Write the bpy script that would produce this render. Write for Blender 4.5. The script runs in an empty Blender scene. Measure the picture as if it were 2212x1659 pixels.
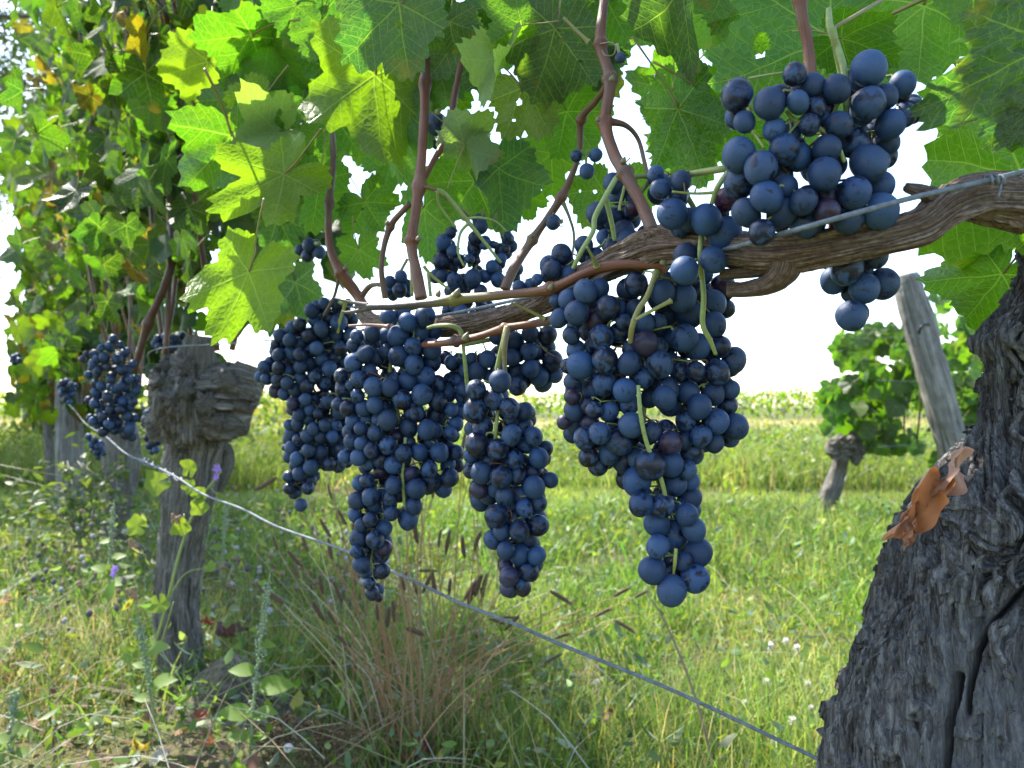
import bpy, math, random
import numpy as np
from mathutils import Vector, Matrix

# ------------------------------------------------------------------ camera
S = bpy.context.scene
COL = S.collection
rnd = random.Random(7)
rng = np.random.default_rng(11)
FPX, CX, CY = 1722.0, 1106.0, 829.5
PITCH = math.atan(50.0 / FPX)
EYE = 0.60
cam_d = bpy.data.cameras.new('camera')
cam = bpy.data.objects.new('camera', cam_d)
COL.objects.link(cam)
cam.location = (0, 0, EYE)
cam.rotation_euler = (math.pi / 2 + PITCH, 0, 0)
cam_d.sensor_width = 36
cam_d.lens = FPX / 2212 * 36
cam_d.clip_start = 0.02
cam_d.clip_end = 600
cam_d.dof.use_dof = True
cam_d.dof.focus_distance = 0.51
cam_d.dof.aperture_fstop = 14.0
S.camera = cam

# ------------------------------------------------------------------ light
SUN_AZ = math.atan2(-0.76, 0.66)       # measured from +Y, negative = to the left
SUN_EL = math.radians(53)
world = bpy.data.worlds.new("World")
S.world = world
world.use_nodes = True
wn = world.node_tree
bg = wn.nodes['Background']
sky = wn.nodes.new('ShaderNodeTexSky')
sky.sky_type = 'NISHITA'
sky.sun_disc = False
sky.sun_elevation = SUN_EL
sky.sun_rotation = SUN_AZ
sky.air_density = 1.0
sky.dust_density = 1.2
sky.ozone_density = 1.0
wn.links.new(sky.outputs[0], bg.inputs[0])
bg.inputs[1].default_value = 0.15
sun_d = bpy.data.lights.new('sun', 'SUN')
sun_d.energy = 3.8
sun_d.angle = math.radians(0.5)
sun_d.color = (1.0, 0.95, 0.86)
sun = bpy.data.objects.new('sun', sun_d)
COL.objects.link(sun)
sdir = Vector((math.sin(SUN_AZ) * math.cos(SUN_EL), math.cos(SUN_AZ) * math.cos(SUN_EL), math.sin(SUN_EL)))
sun.rotation_euler = sdir.to_track_quat('Z', 'Y').to_euler()
sun.location = (0, 0, 8)
S.view_settings.view_transform = 'Standard'
S.view_settings.look = 'None'
S.view_settings.exposure = 2.0
S.view_settings.gamma = 1
S.view_settings.use_curve_mapping = False

# ------------------------------------------------------------------ helpers
FW = Vector((0, math.cos(PITCH), math.sin(PITCH)))
UP = Vector((0, -math.sin(PITCH), math.cos(PITCH)))
RT = Vector((1, 0, 0))
CAM = Vector((0, 0, EYE))


def P(px, py, d):
    """a point that stands d metres away in the direction of a picture position (2212 x 1659)"""
    return CAM + FW * d + RT * ((px - CX) / FPX * d) + UP * ((CY - py) / FPX * d)


def proj(v):
    q = v - CAM
    d = q @ np.array(FW)
    return CX + q @ np.array(RT) / d * FPX, CY - q @ np.array(UP) / d * FPX, d


def row_x(y):
    return 0.38 - 0.62 * y


def mesh_from(name, V, F, smooth=True, mats=(), midx=None, col=None, uv=None, flow=None):
    me = bpy.data.meshes.new(name)
    V = np.asarray(V, dtype=np.float32)
    if isinstance(F, np.ndarray):
        F = [F]
    if len(F) and isinstance(F[0], np.ndarray):
        me.vertices.add(len(V))
        me.vertices.foreach_set('co', V.ravel())
        tot = sum(f.size for f in F)
        nf = sum(len(f) for f in F)
        me.loops.add(tot)
        me.loops.foreach_set('vertex_index', np.concatenate([f.ravel() for f in F]).astype(np.int32))
        me.polygons.add(nf)
        ls = np.concatenate([np.full(len(f), f.shape[1]) for f in F])
        st = np.concatenate([[0], np.cumsum(ls)[:-1]])
        me.polygons.foreach_set('loop_start', st.astype(np.int32))
        me.update(calc_edges=True)
    else:
        me.from_pydata([tuple(map(float, v)) for v in V], [], [tuple(map(int, f)) for f in F])
    for m in mats:
        me.materials.append(m)
    if smooth:
        me.polygons.foreach_set('use_smooth', np.ones(len(me.polygons), dtype=bool))
    if midx is not None:
        me.polygons.foreach_set('material_index', np.asarray(midx, dtype=np.int32))
    if col is not None:
        a = me.attributes.new('tint', 'FLOAT_COLOR', 'POINT')
        c = np.ones((len(V), 4), dtype=np.float32)
        c[:, :3] = col
        a.data.foreach_set('color', c.ravel())
    if flow is not None:
        a = me.attributes.new('flow', 'FLOAT_VECTOR', 'POINT')
        a.data.foreach_set('vector', np.asarray(flow, dtype=np.float32).ravel())
    if uv is not None:
        l = me.uv_layers.new(name='UVMap')
        vi = np.zeros(len(me.loops), dtype=np.int32)
        me.loops.foreach_get('vertex_index', vi)
        l.data.foreach_set('uv', np.asarray(uv, dtype=np.float32)[vi].ravel())
    me.update()
    return me


def thing(name, label, cat, loc=(0, 0, 0), group=None):
    o = bpy.data.objects.new(name, None)
    COL.objects.link(o)
    o.location = loc
    o.empty_display_size = 0.05
    o['label'] = label
    o['category'] = cat
    if group:
        o['group'] = group
    return o


def add(name, me, parent=None, M=None, color=None, kind=None):
    o = bpy.data.objects.new(name, me)
    COL.objects.link(o)
    if parent is not None:
        o.parent = parent
        q = parent
        T = Matrix.Identity(4)
        while q is not None:
            T = Matrix.Translation(q.location) @ T
            q = q.parent
        o.matrix_parent_inverse = T.inverted()
    if M is not None:
        o.matrix_basis = M
    if color is not None:
        o.color = (*color, 1)
    if kind:
        o['kind'] = kind
    return o


def tag(o, label, cat, group=None):
    o['label'] = label
    o['category'] = cat
    if group:
        o['group'] = group
    return o


# ---- numpy value noise
_tab = np.random.default_rng(5).random(65536).astype(np.float32)


def vnoise(p):
    p = np.asarray(p, dtype=np.float64)
    i = np.floor(p).astype(np.int64)
    f = p - i
    f = f * f * (3 - 2 * f)

    def h(a, b, c):
        return _tab[((a * 73856093) ^ (b * 19349663) ^ (c * 83492791)) & 65535]
    x, y, z = i[..., 0], i[..., 1], i[..., 2]
    r = 0
    for dx in (0, 1):
        wx = f[..., 0] if dx else 1 - f[..., 0]
        for dy in (0, 1):
            wy = f[..., 1] if dy else 1 - f[..., 1]
            for dz in (0, 1):
                wz = f[..., 2] if dz else 1 - f[..., 2]
                r = r + wx * wy * wz * h(x + dx, y + dy, z + dz)
    return r * 2 - 1


def fbm(p, o=4):
    r, a, p = 0, 0.5, np.asarray(p, dtype=np.float64)
    for k in range(o):
        r = r + a * vnoise(p)
        p = p * 2.03 + 17.3
        a *= 0.5
    return r


def spline(pts, n):
    """Catmull-Rom through rows of any width"""
    p = np.asarray(pts, dtype=np.float64)
    if len(p) == 2:
        t = np.linspace(0, 1, n)[:, None]
        return p[0] * (1 - t) + p[1] * t
    q = np.vstack([2 * p[0] - p[1], p, 2 * p[-1] - p[-2]])
    t = np.linspace(0, len(p) - 1 - 1e-6, n)
    i = t.astype(int)
    u = (t - i)[:, None]
    a, b, c, d = q[i], q[i + 1], q[i + 2], q[i + 3]
    return 0.5 * (2 * b + (c - a) * u + (2 * a - 5 * b + 4 * c - d) * u ** 2 + (3 * b - a - 3 * c + d) * u ** 3)


def frames(C):
    T = np.gradient(C, axis=0)
    T /= np.linalg.norm(T, axis=1)[:, None] + 1e-12
    N = np.zeros_like(T)
    ref = np.array([0, 0, 1.0]) if abs(T[0][2]) < 0.8 else np.array([0, 1.0, 0])
    n = ref - T[0] * (ref @ T[0])
    n /= np.linalg.norm(n)
    for k in range(len(T)):
        n = n - T[k] * (n @ T[k])
        n /= np.linalg.norm(n)
        N[k] = n
    return T, N, np.cross(T, N)


def tube_arrays(C, R, ns, cap=True, disp=None):
    """C (n,3) centres, R (n,) radii -> V, faces (quads, tris)"""
    C = np.asarray(C, float)
    R = np.asarray(R, float)
    n = len(C)
    T, N, B = frames(C)
    th = np.linspace(0, 2 * np.pi, ns, endpoint=False)
    dirs = N[:, None] * np.cos(th)[None, :, None] + B[:, None] * np.sin(th)[None, :, None]
    rad = np.repeat(R[:, None], ns, 1)
    if disp is not None:
        seg = np.concatenate([[0], np.cumsum(np.linalg.norm(np.diff(C, axis=0), axis=1))])
        rad = rad + disp(th[None, :] + 0 * rad, seg[:, None] + 0 * rad, C[:, None] + dirs * rad[..., None], rad)
    V = (C[:, None] + dirs * rad[..., None]).reshape(-1, 3)
    i = np.arange(n - 1)[:, None] * ns
    j = np.arange(ns)[None, :]
    k = (j + 1) % ns
    Q = np.stack([i + j, i + k, i + ns + k, i + ns + j], -1).reshape(-1, 4)
    Tn = np.zeros((0, 3), int)
    if cap:
        V = np.vstack([V, C[0], C[-1]])
        a, b = n * ns, n * ns + 1
        j = np.arange(ns)
        k = (j + 1) % ns
        Tn = np.vstack([np.stack([np.full(ns, a), k, j], -1),
                        np.stack([np.full(ns, b), (n - 1) * ns + j, (n - 1) * ns + k], -1)])
    return V, Q, Tn


def flow_of(C, ns):
    s = np.concatenate([[0], np.cumsum(np.linalg.norm(np.diff(C, axis=0), axis=1))])
    th = np.linspace(0, 2 * np.pi, ns, endpoint=False)
    f = np.stack(np.broadcast_arrays(np.cos(th)[None, :], np.sin(th)[None, :], s[:, None]), -1).reshape(-1, 3)
    return np.vstack([f, [0, 0, 0], [0, 0, s[-1]]])


class Bag:
    """collects pieces into one mesh"""
    def __init__(s):
        s.V, s.Q, s.T, s.C, s.n = [], [], [], [], 0

    def put(s, V, Q=None, T=None, col=None):
        V = np.asarray(V, float)
        s.V.append(V)
        if Q is not None and len(Q):
            s.Q.append(np.asarray(Q) + s.n)
        if T is not None and len(T):
            s.T.append(np.asarray(T) + s.n)
        if col is not None:
            s.C.append(np.broadcast_to(np.asarray(col, float), V.shape))
        s.n += len(V)
        return s

    def tube(s, pts, r, ns=6, n=None, col=None, cap=True):
        n = n or max(2, 4 * (len(pts) - 1))
        a = np.column_stack([np.asarray([tuple(p) for p in pts], float), np.broadcast_to(np.asarray(r, float), (len(pts),))])
        c = spline(a, n)
        V, Q, T = tube_arrays(c[:, :3], np.maximum(c[:, 3], 1e-5), ns, cap)
        return s.put(V, Q, T, col)

    def mesh(s, name, mat, smooth=True):
        F = []
        if s.Q:
            F.append(np.vstack(s.Q))
        if s.T:
            F.append(np.vstack(s.T))
        return mesh_from(name, np.vstack(s.V), F, smooth, [mat] if not isinstance(mat, (list, tuple)) else mat,
                         col=np.vstack(s.C) if s.C else None)


# ------------------------------------------------------------------ materials
class NT:
    def __init__(s, name):
        s.m = bpy.data.materials.new(name)
        s.m.use_nodes = True
        s.t = s.m.node_tree
        s.t.nodes.clear()
        s.out = s.n('ShaderNodeOutputMaterial')

    def n(s, typ, **kw):
        o = s.t.nodes.new(typ)
        for k, v in kw.items():
            setattr(o, k, v)
        return o

    def set(s, sock, v):
        if hasattr(v, 'is_linked') or hasattr(v, 'links'):
            s.t.links.new(v, sock)
        elif v is not None:
            if isinstance(v, (tuple, list)) and len(v) == 3 and sock.type == 'RGBA':
                v = (*v, 1)
            sock.default_value = v

    def math(s, op, a, b=None, c=None, clamp=False):
        o = s.n('ShaderNodeMath', operation=op, use_clamp=clamp)
        s.set(o.inputs[0], a)
        if b is not None:
            s.set(o.inputs[1], b)
        if c is not None:
            s.set(o.inputs[2], c)
        return o.outputs[0]

    def mix(s, f, a, b, typ='MIX'):
        o = s.n('ShaderNodeMixRGB', blend_type=typ)
        s.set(o.inputs[0], f)
        s.set(o.inputs[1], a)
        s.set(o.inputs[2], b)
        return o.outputs[0]

    def noise(s, vec, scale, detail=3, rough=0.55, dist=0.0, out=0):
        o = s.n('ShaderNodeTexNoise')
        s.set(o.inputs['Vector'], vec)
        s.set(o.inputs['Scale'], scale)
        o.inputs['Detail'].default_value = detail
        o.inputs['Roughness'].default_value = rough
        o.inputs['Distortion'].default_value = dist
        return o.outputs[out]

    def ramp(s, f, stops):
        o = s.n('ShaderNodeValToRGB')
        e = o.color_ramp.elements
        while len(e) < len(stops):
            e.new(0.5)
        for k, (p, c) in enumerate(stops):
            e[k].position = p
            e[k].color = (*c, 1) if isinstance(c, (tuple, list)) else (c, c, c, 1)
        s.set(o.inputs[0], f)
        return o.outputs[0]

    def maprange(s, v, a, b, c=0.0, d=1.0, smooth=False):
        o = s.n('ShaderNodeMapRange', interpolation_type='SMOOTHSTEP' if smooth else 'LINEAR')
        for k, x in enumerate((v, a, b, c, d)):
            s.set(o.inputs[k], x)
        return o.outputs[0]

    def bump(s, h, strength, dist=0.001, normal=None):
        o = s.n('ShaderNodeBump')
        o.inputs['Strength'].default_value = strength
        o.inputs['Distance'].default_value = dist
        s.set(o.inputs['Height'], h)
        if normal is not None:
            s.set(o.inputs['Normal'], normal)
        return o.outputs[0]

    def mapping(s, vec, scale=(1, 1, 1), loc=None):
        o = s.n('ShaderNodeMapping')
        s.set(o.inputs[0], vec)
        o.inputs['Scale'].default_value = scale
        if loc is not None:
            s.set(o.inputs['Location'], loc)
        return o.outputs[0]

    def bsdf(s, color, rough, normal=None, spec=0.5, **kw):
        o = s.n('ShaderNodeBsdfPrincipled')
        s.set(o.inputs['Base Color'], color)
        s.set(o.inputs['Roughness'], rough)
        s.set(o.inputs['Specular IOR Level'], spec)
        if normal is not None:
            s.set(o.inputs['Normal'], normal)
        for k, v in kw.items():
            s.set(o.inputs[k.replace('_', ' ')], v)
        return o.outputs[0]

    def done(s, sh):
        s.t.links.new(sh, s.out.inputs[0])
        return s.m


def mat_leaf_hero():
    m = NT('vine_leaf')
    uv = m.n('ShaderNodeUVMap').outputs[0]
    sp = m.n('ShaderNodeSeparateXYZ')
    m.set(sp.inputs[0], uv)
    x = m.math('MULTIPLY', m.math('SUBTRACT', sp.outputs[0], 0.5), 2.5)
    y = m.math('MULTIPLY', m.math('SUBTRACT', sp.outputs[1], 0.5), 2.5)
    info = m.n('ShaderNodeObjectInfo')
    rv = info.outputs['Random']
    off = m.n('ShaderNodeCombineXYZ')
    m.set(off.inputs[0], m.math('MULTIPLY', rv, 37.0))
    m.set(off.inputs[1], m.math('MULTIPLY', rv, 71.0))
    vec = m.mapping(uv, (1, 1, 1), off.outputs[0])
    wob = m.math('MULTIPLY', m.math('SUBTRACT', m.noise(vec, 5.0, 1), 0.5), 0.10)
    x = m.math('ADD', x, wob)
    main, best, bal = None, None, None
    for a in (0, 54, -54, 112, -112):
        sa, ca = math.sin(math.radians(a)), math.cos(math.radians(a))
        al = m.math('ADD', m.math('MULTIPLY', x, sa), m.math('MULTIPLY', y, ca))
        pe = m.math('ABSOLUTE', m.math('SUBTRACT', m.math('MULTIPLY', x, ca), m.math('MULTIPLY', y, sa)))
        pe = m.math('ADD', pe, m.math('MULTIPLY', m.math('LESS_THAN', al, -0.01), 2.0))
        w = m.math('MAXIMUM', m.math('MULTIPLY_ADD', al, -0.018, 0.022), 0.006)
        k = m.maprange(pe, w, 0.0, 0.0, 1.0, True)
        main = k if main is None else m.math('MAXIMUM', main, k)
        if best is None:
            best, bal = pe, al
        else:
            lt = m.math('LESS_THAN', pe, best)
            o = m.n('ShaderNodeMix', data_type='FLOAT')
            m.set(o.inputs[0], lt); m.set(o.inputs[2], bal); m.set(o.inputs[3], al)
            bal = o.outputs[0]
            best = m.math('MINIMUM', best, pe)
    s = m.math('FRACT', m.math('MULTIPLY', m.math('MULTIPLY_ADD', best, -0.75, bal), 7.0))
    s = m.math('ABSOLUTE', m.math('SUBTRACT', s, 0.5))
    sec = m.maprange(s, 0.06, 0.0, 0.0, 0.75, True)
    vor = m.n('ShaderNodeTexVoronoi', feature='DISTANCE_TO_EDGE')
    m.set(vor.inputs['Vector'], vec)
    vor.inputs['Scale'].default_value = 30
    net = m.maprange(vor.outputs[0], 0.05, 0.0, 0.0, 0.35, True)
    vein = m.math('MAXIMUM', m.math('MAXIMUM', main, sec), net)
    base = info.outputs['Color']
    blot = m.noise(vec, 4.0, 4, 0.6)
    c = m.mix(m.maprange(blot, 0.40, 0.70, 0.0, 0.55), base, m.mix(0.5, base, (0.15, 0.19, 0.015)))
    c = m.mix(m.math('MULTIPLY', vein, 0.62), c, (0.30, 0.36, 0.11))
    # rusty scorched spots
    sp2 = m.maprange(m.noise(m.mapping(vec, (1, 1, 1), (3.3, 8.1, 0)), 6.0, 5, 0.7), 0.69, 0.73)
    c = m.mix(m.math('MULTIPLY', sp2, 0.85), c, (0.10, 0.03, 0.012))
    r = m.math('SQRT', m.math('ADD', m.math('MULTIPLY', x, x), m.math('MULTIPLY', y, y)))
    edge = m.math('MULTIPLY', m.maprange(r, 0.6, 0.95), m.maprange(m.noise(vec, 2.6, 4, 0.65), 0.56, 0.66))
    c = m.mix(m.math('MULTIPLY', edge, m.maprange(rv, 0.45, 0.75)), c, m.mix(m.noise(vec, 14, 2), (0.16, 0.05, 0.015), (0.32, 0.24, 0.03)))
    geo = m.n('ShaderNodeNewGeometry')
    cf = m.mix(geo.outputs['Backfacing'], c, m.mix(0.35, c, (0.20, 0.25, 0.11)))
    h = m.math('ADD', m.math('MULTIPLY', m.math('MAXIMUM', main, sec), -0.6), m.math('MULTIPLY', vor.outputs[0], 1.1))
    h = m.math('ADD', h, m.math('MULTIPLY', m.noise(vec, 16, 3), 0.8))
    nrm = m.bump(h, 0.45, 0.003)
    refl = m.bsdf(cf, m.math('MULTIPLY_ADD', geo.outputs['Backfacing'], 0.25, 0.42), nrm, 0.42)
    tr = m.n('ShaderNodeBsdfTranslucent')
    m.set(tr.inputs[0], m.mix(1.0, m.mix(1.0, c, (1.75, 2.25, 0.42), 'MULTIPLY'), m.mix(m.math('MULTIPLY', vein, 0.3), (1, 1, 1), (0.7, 0.75, 0.7)), 'MULTIPLY'))
    m.set(tr.inputs[1], nrm)
    mx = m.n('ShaderNodeMixShader')
    mx.inputs[0].default_value = 0.53
    m.set(mx.inputs[1], refl)
    m.set(mx.inputs[2], tr.outputs[0])
    return m.done(mx.outputs[0])


def mat_foliage(name, tr_mul=(1.7, 2.1, 0.5), tr=0.46, rough=0.5, spec=0.3, var=0.0):
    """leaf-like surface coloured by the piece's own tint"""
    m = NT(name)
    a = m.n('ShaderNodeAttribute', attribute_name='tint')
    c = a.outputs['Color']
    if var:
        tc = m.n('ShaderNodeTexCoord')
        c = m.mix(m.maprange(m.noise(tc.outputs['Object'], var, 3), 0.45, 0.65, 0, 0.45), c, m.mix(0.5, c, (0.16, 0.13, 0.02)))
    refl = m.bsdf(c, rough, None, spec)
    t = m.n('ShaderNodeBsdfTranslucent')
    m.set(t.inputs[0], m.mix(1.0, c, tr_mul, 'MULTIPLY'))
    mx = m.n('ShaderNodeMixShader')
    mx.inputs[0].default_value = tr
    m.set(mx.inputs[1], refl)
    m.set(mx.inputs[2], t.outputs[0])
    return m.done(mx.outputs[0])


def mat_grape():
    m = NT('grape_skin')
    tc = m.n('ShaderNodeTexCoord')
    info = m.n('ShaderNodeObjectInfo')
    rv = info.outputs['Random']
    off = m.n('ShaderNodeCombineXYZ')
    for k, s in enumerate((53.0, 91.0, 17.0)):
        m.set(off.inputs[k], m.math('MULTIPLY', rv, s))
    vec = m.mapping(tc.outputs['Object'], (1, 1, 1), off.outputs[0])
    skin = info.outputs['Color']                     # r,g,b of the bare skin; alpha is unused
    rub = m.noise(vec, 1.5, 5, 0.62, 0.6)
    th = m.math('MULTIPLY_ADD', m.math('FRACT', m.math('MULTIPLY', rv, 13.7)), 0.24, 0.25)
    bloom = m.maprange(rub, th, m.math('ADD', th, 0.13), 0.03, 1.0, True)
    fine = m.noise(vec, 7.0, 4, 0.6)
    bloom = m.math('MULTIPLY', bloom, m.maprange(fine, 0.25, 0.7, 0.72, 1.0))
    scr = m.maprange(m.noise(m.mapping(vec, (1, 5, 1.5)), 2.2, 3, 0.6, 1.2), 0.68, 0.72, 0.0, 0.35)
    bloom = m.math('MULTIPLY', bloom, m.math('SUBTRACT', 1.0, scr))
    lum = m.math('MULTIPLY_ADD', m.math('FRACT', m.math('MULTIPLY', rv, 5.3)), 0.65, 0.45)
    bcol = m.mix(m.math('FRACT', m.math('MULTIPLY', rv, 7.7)), (0.024, 0.070, 0.178), (0.036, 0.078, 0.165))
    lc = m.n('ShaderNodeCombineColor')
    for k in range(3):
        m.set(lc.inputs[k], lum)
    bcol = m.mix(1.0, bcol, lc.outputs[0], 'MULTIPLY')
    k = m.maprange(m.math('MULTIPLY', m.noise(vec, 0.8, 1), 1.0), 0.2, 0.8, 0.75, 1.0)
    blm = m.math('MULTIPLY', bloom, k)
    sk = m.n('ShaderNodeSeparateColor')
    m.set(sk.inputs[0], skin)
    purple = m.maprange(sk.outputs[0], 0.012, 0.03, 0.0, 1.0)
    blm = m.math('MULTIPLY', blm, m.math('SUBTRACT', 1.0, m.math('MULTIPLY', purple, 0.75)))
    c = m.mix(blm, skin, bcol)
    dots = m.n('ShaderNodeTexVoronoi')
    m.set(dots.inputs['Vector'], vec)
    dots.inputs['Scale'].default_value = 4.5
    dk = m.maprange(dots.outputs[0], 0.05, 0.09, 1.0, 0.0)
    c = m.mix(m.math('MULTIPLY', dk, 0.5), c, (0.012, 0.010, 0.010))
    rough = m.math('MULTIPLY_ADD', blm, 0.34, 0.30)
    nrm = m.bump(m.math('ADD', m.math('MULTIPLY', bloom, 0.25), fine), 0.10, 0.15)
    sh = m.bsdf(c, rough, nrm, 0.35)
    return m.done(sh)


def mat_bark(name, c0, c1, c2, around=4.0, along=14.0, bump=0.9, moss=None, rough=0.9, dist=0.0016, red=None):
    """fibres run along the piece: 'flow' holds cos, sin round it and metres along it"""
    m = NT(name)
    tc = m.n('ShaderNodeTexCoord')
    o = tc.outputs['Object']
    fl = m.n('ShaderNodeAttribute', attribute_name='flow').outputs['Vector']
    wob = m.n('ShaderNodeVectorMath', operation='ADD')
    m.set(wob.inputs[0], m.mapping(fl, (around, around, along)))
    m.set(wob.inputs[1], m.mapping(o, (30, 30, 30)))
    v = wob.outputs[0]
    n1 = m.noise(m.mapping(fl, (around, around, along)), 1.6, 6, 0.68, 0.5)
    n2 = m.noise(m.mapping(fl, (around * 3, around * 3, along * 1.6)), 1.7, 5, 0.7, 0.3)
    n3 = m.noise(o, 300, 4, 0.7)
    big = m.noise(o, 16, 4, 0.65)
    f = m.math('ADD', m.math('MULTIPLY', n1, 0.5), m.math('MULTIPLY', n2, 0.5))
    c = m.ramp(m.math('MULTIPLY_ADD', m.math('SUBTRACT', n3, 0.5), 0.25, f), [(0.36, c0), (0.49, c1), (0.63, c2)])
    c = m.mix(m.maprange(big, 0.42, 0.62, 0, 0.6), c, m.mix(0.5, c, red or c0))
    if moss:
        c = m.mix(m.maprange(m.noise(o, 26, 4, 0.7), 0.60, 0.70, 0, 0.7), c, moss)
    nb = m.bump(f, bump, dist * 2)
    nb = m.bump(n3, 0.5, dist * 0.6, nb)
    return m.done(m.bsdf(c, rough, nb, 0.2))


def mat_trunk():
    """weathered bark: colour follows how high each strip stands (attribute 'relief')"""
    m = NT('old_vine_bark')
    tc = m.n('ShaderNodeTexCoord')
    o = tc.outputs['Object']
    a = m.n('ShaderNodeAttribute', attribute_name='tint')
    sp = m.n('ShaderNodeSeparateColor')
    m.set(sp.inputs[0], a.outputs['Color'])
    g = sp.outputs[0]                                # relief, 0 groove .. 1 ridge
    bare = sp.outputs[1]                             # bare grey wood
    v = m.mapping(o, (80, 80, 9))
    fib = m.noise(v, 3.0, 6, 0.7, 0.8)
    spk = m.noise(o, 240, 4, 0.75)
    lich = m.maprange(m.noise(o, 38, 5, 0.7), 0.56, 0.70)
    c = m.ramp(fib, [(0.34, (0.026, 0.022, 0.020)), (0.49, (0.108, 0.101, 0.097)), (0.66, (0.265, 0.262, 0.258))])
    c = m.mix(m.math('MULTIPLY', lich, 0.40), c, (0.19, 0.205, 0.21))
    rust = m.maprange(m.noise(o, 16, 4, 0.6), 0.58, 0.72, 0, 0.75)
    c = m.mix(m.math('MULTIPLY', rust, m.maprange(g, 0.55, 0.2)), c, (0.10, 0.058, 0.042))
    c = m.mix(m.math('MULTIPLY', bare, 0.7), c, m.ramp(m.noise(m.mapping(o, (60, 60, 5)), 3, 5, 0.6, 0.3), [(0.3, (0.070, 0.070, 0.072)), (0.7, (0.16, 0.16, 0.162))]))
    vo = m.n('ShaderNodeTexVoronoi', feature='DISTANCE_TO_EDGE')
    m.set(vo.inputs['Vector'], m.mapping(o, (190, 190, 62)))
    vo.inputs['Scale'].default_value = 1.0
    nb = m.bump(fib, 1.0, 0.006)
    nb = m.bump(m.maprange(vo.outputs[0], 0.0, 0.12), 0.55, 0.0012, nb)
    nb = m.bump(spk, 0.7, 0.0016, nb)
    return m.done(m.bsdf(c, 0.88, nb, 0.25))


def mat_simple(name, ca, cb, scale, rough=0.7, stretch=(1, 1, 1), bump=0.3, dist=0.0006, spec=0.4, metal=0.0, lo=0.35, hi=0.65):
    m = NT(name)
    tc = m.n('ShaderNodeTexCoord')
    v = m.mapping(tc.outputs['Object'], stretch)
    n = m.noise(v, scale, 4, 0.6, 0.2)
    c = m.ramp(n, [(lo, ca), (hi, cb)])
    return m.done(m.bsdf(c, rough, m.bump(n, bump, dist), spec, Metallic=metal))


def mat_tint(name, rough=0.7, spec=0.3, scale=300):
    m = NT(name)
    a = m.n('ShaderNodeAttribute', attribute_name='tint')
    tc = m.n('ShaderNodeTexCoord')
    n = m.noise(tc.outputs['Object'], scale, 4, 0.6)
    c = m.mix(m.maprange(n, 0.35, 0.7, 0, 0.5), a.outputs['Color'], m.mix(1.0, a.outputs['Color'], (0.5, 0.45, 0.4), 'MULTIPLY'))
    return m.done(m.bsdf(c, rough, m.bump(n, 0.25, 0.0008), spec))


def mat_cane():
    """ripe cane: striped red-brown, greyer and yellower patches"""
    m = NT('ripe_cane')
    a = m.n('ShaderNodeAttribute', attribute_name='tint')
    tc = m.n('ShaderNodeTexCoord')
    o = tc.outputs['Object']
    fl = m.n('ShaderNodeAttribute', attribute_name='flow').outputs['Vector']
    n = m.noise(m.mapping(fl, (2.6, 2.6, 24)), 2.0, 4, 0.6, 0.2)
    p = m.noise(o, 26, 3, 0.6)
    c = m.mix(m.maprange(n, 0.35, 0.65, 0, 0.8), a.outputs['Color'], m.mix(1.0, a.outputs['Color'], (0.42, 0.40, 0.42), 'MULTIPLY'))
    c = m.mix(m.maprange(p, 0.55, 0.75, 0, 0.35), c, (0.22, 0.17, 0.10))
    return m.done(m.bsdf(c, 0.5, m.bump(n, 0.5, 0.0008), 0.4))


def mat_ground():
    m = NT('meadow_soil')
    tc = m.n('ShaderNodeTexCoord')
    o = tc.outputs['Object']
    sp = m.n('ShaderNodeSeparateXYZ')
    m.set(sp.inputs[0], o)
    n1 = m.noise(o, 1.2, 5, 0.65)
    n2 = m.noise(o, 35, 5, 0.7)
    soil = m.mix(n2, (0.055, 0.040, 0.026), (0.16, 0.12, 0.075))
    gr = m.mix(n2, (0.045, 0.085, 0.018), (0.12, 0.16, 0.035))
    c = m.mix(m.maprange(n1, 0.40, 0.56), soil, gr)
    dry = m.mix(n2, (0.26, 0.22, 0.11), (0.36, 0.31, 0.17))
    band = m.math('MULTIPLY', m.maprange(sp.outputs[1], 14.5, 17.0), m.maprange(sp.outputs[1], 27.0, 24.0))
    c = m.mix(m.math('MULTIPLY', band, m.maprange(n1, 0.3, 0.55, 0.5, 1.0)), c, dry)
    return m.done(m.bsdf(c, 0.95, m.bump(n2, 0.8, 0.02), 0.15))


M_LEAF = mat_leaf_hero()
M_FOL = mat_foliage('vine_foliage', var=40)
M_GRASS = mat_foliage('grass_blade', (1.7, 1.75, 0.9), 0.45, 0.45, 0.35)
M_HERB = mat_foliage('herb_leaf', (2.0, 1.9, 0.8), 0.42, 0.5, 0.35, 60)
M_TREE = mat_foliage('tree_leaf', (1.8, 1.8, 0.9), 0.45, 0.5, 0.3)
M_GRAPE = mat_grape()
M_TRUNK = mat_trunk()
M_CORD = mat_bark('cordon_bark', (0.040, 0.026, 0.019), (0.155, 0.105, 0.075), (0.38, 0.32, 0.265), 5.0, 26.0, 1.0, None, 0.9, 0.0014, (0.10, 0.045, 0.025))
M_TRUNK2 = mat_bark('grey_vine_bark', (0.036, 0.031, 0.026), (0.145, 0.130, 0.112), (0.33, 0.315, 0.29), 4.5, 7.0, 1.0, (0.10, 0.11, 0.05), 0.9, 0.004)
M_POST = mat_bark('grey_post_wood', (0.05, 0.045, 0.04), (0.19, 0.18, 0.16), (0.36, 0.35, 0.32), 2.4, 2.0, 0.8, None, 0.9, 0.005)
M_CANE = mat_cane()
M_STALK = mat_tint('green_stalk', 0.5, 0.4, 400)
M_WIRE = mat_simple('galvanised_wire', (0.09, 0.105, 0.12), (0.18, 0.195, 0.21), 260, 0.7, (1, 1, 1), 0.25, 0.0004, 0.3, 0.1)
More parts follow.
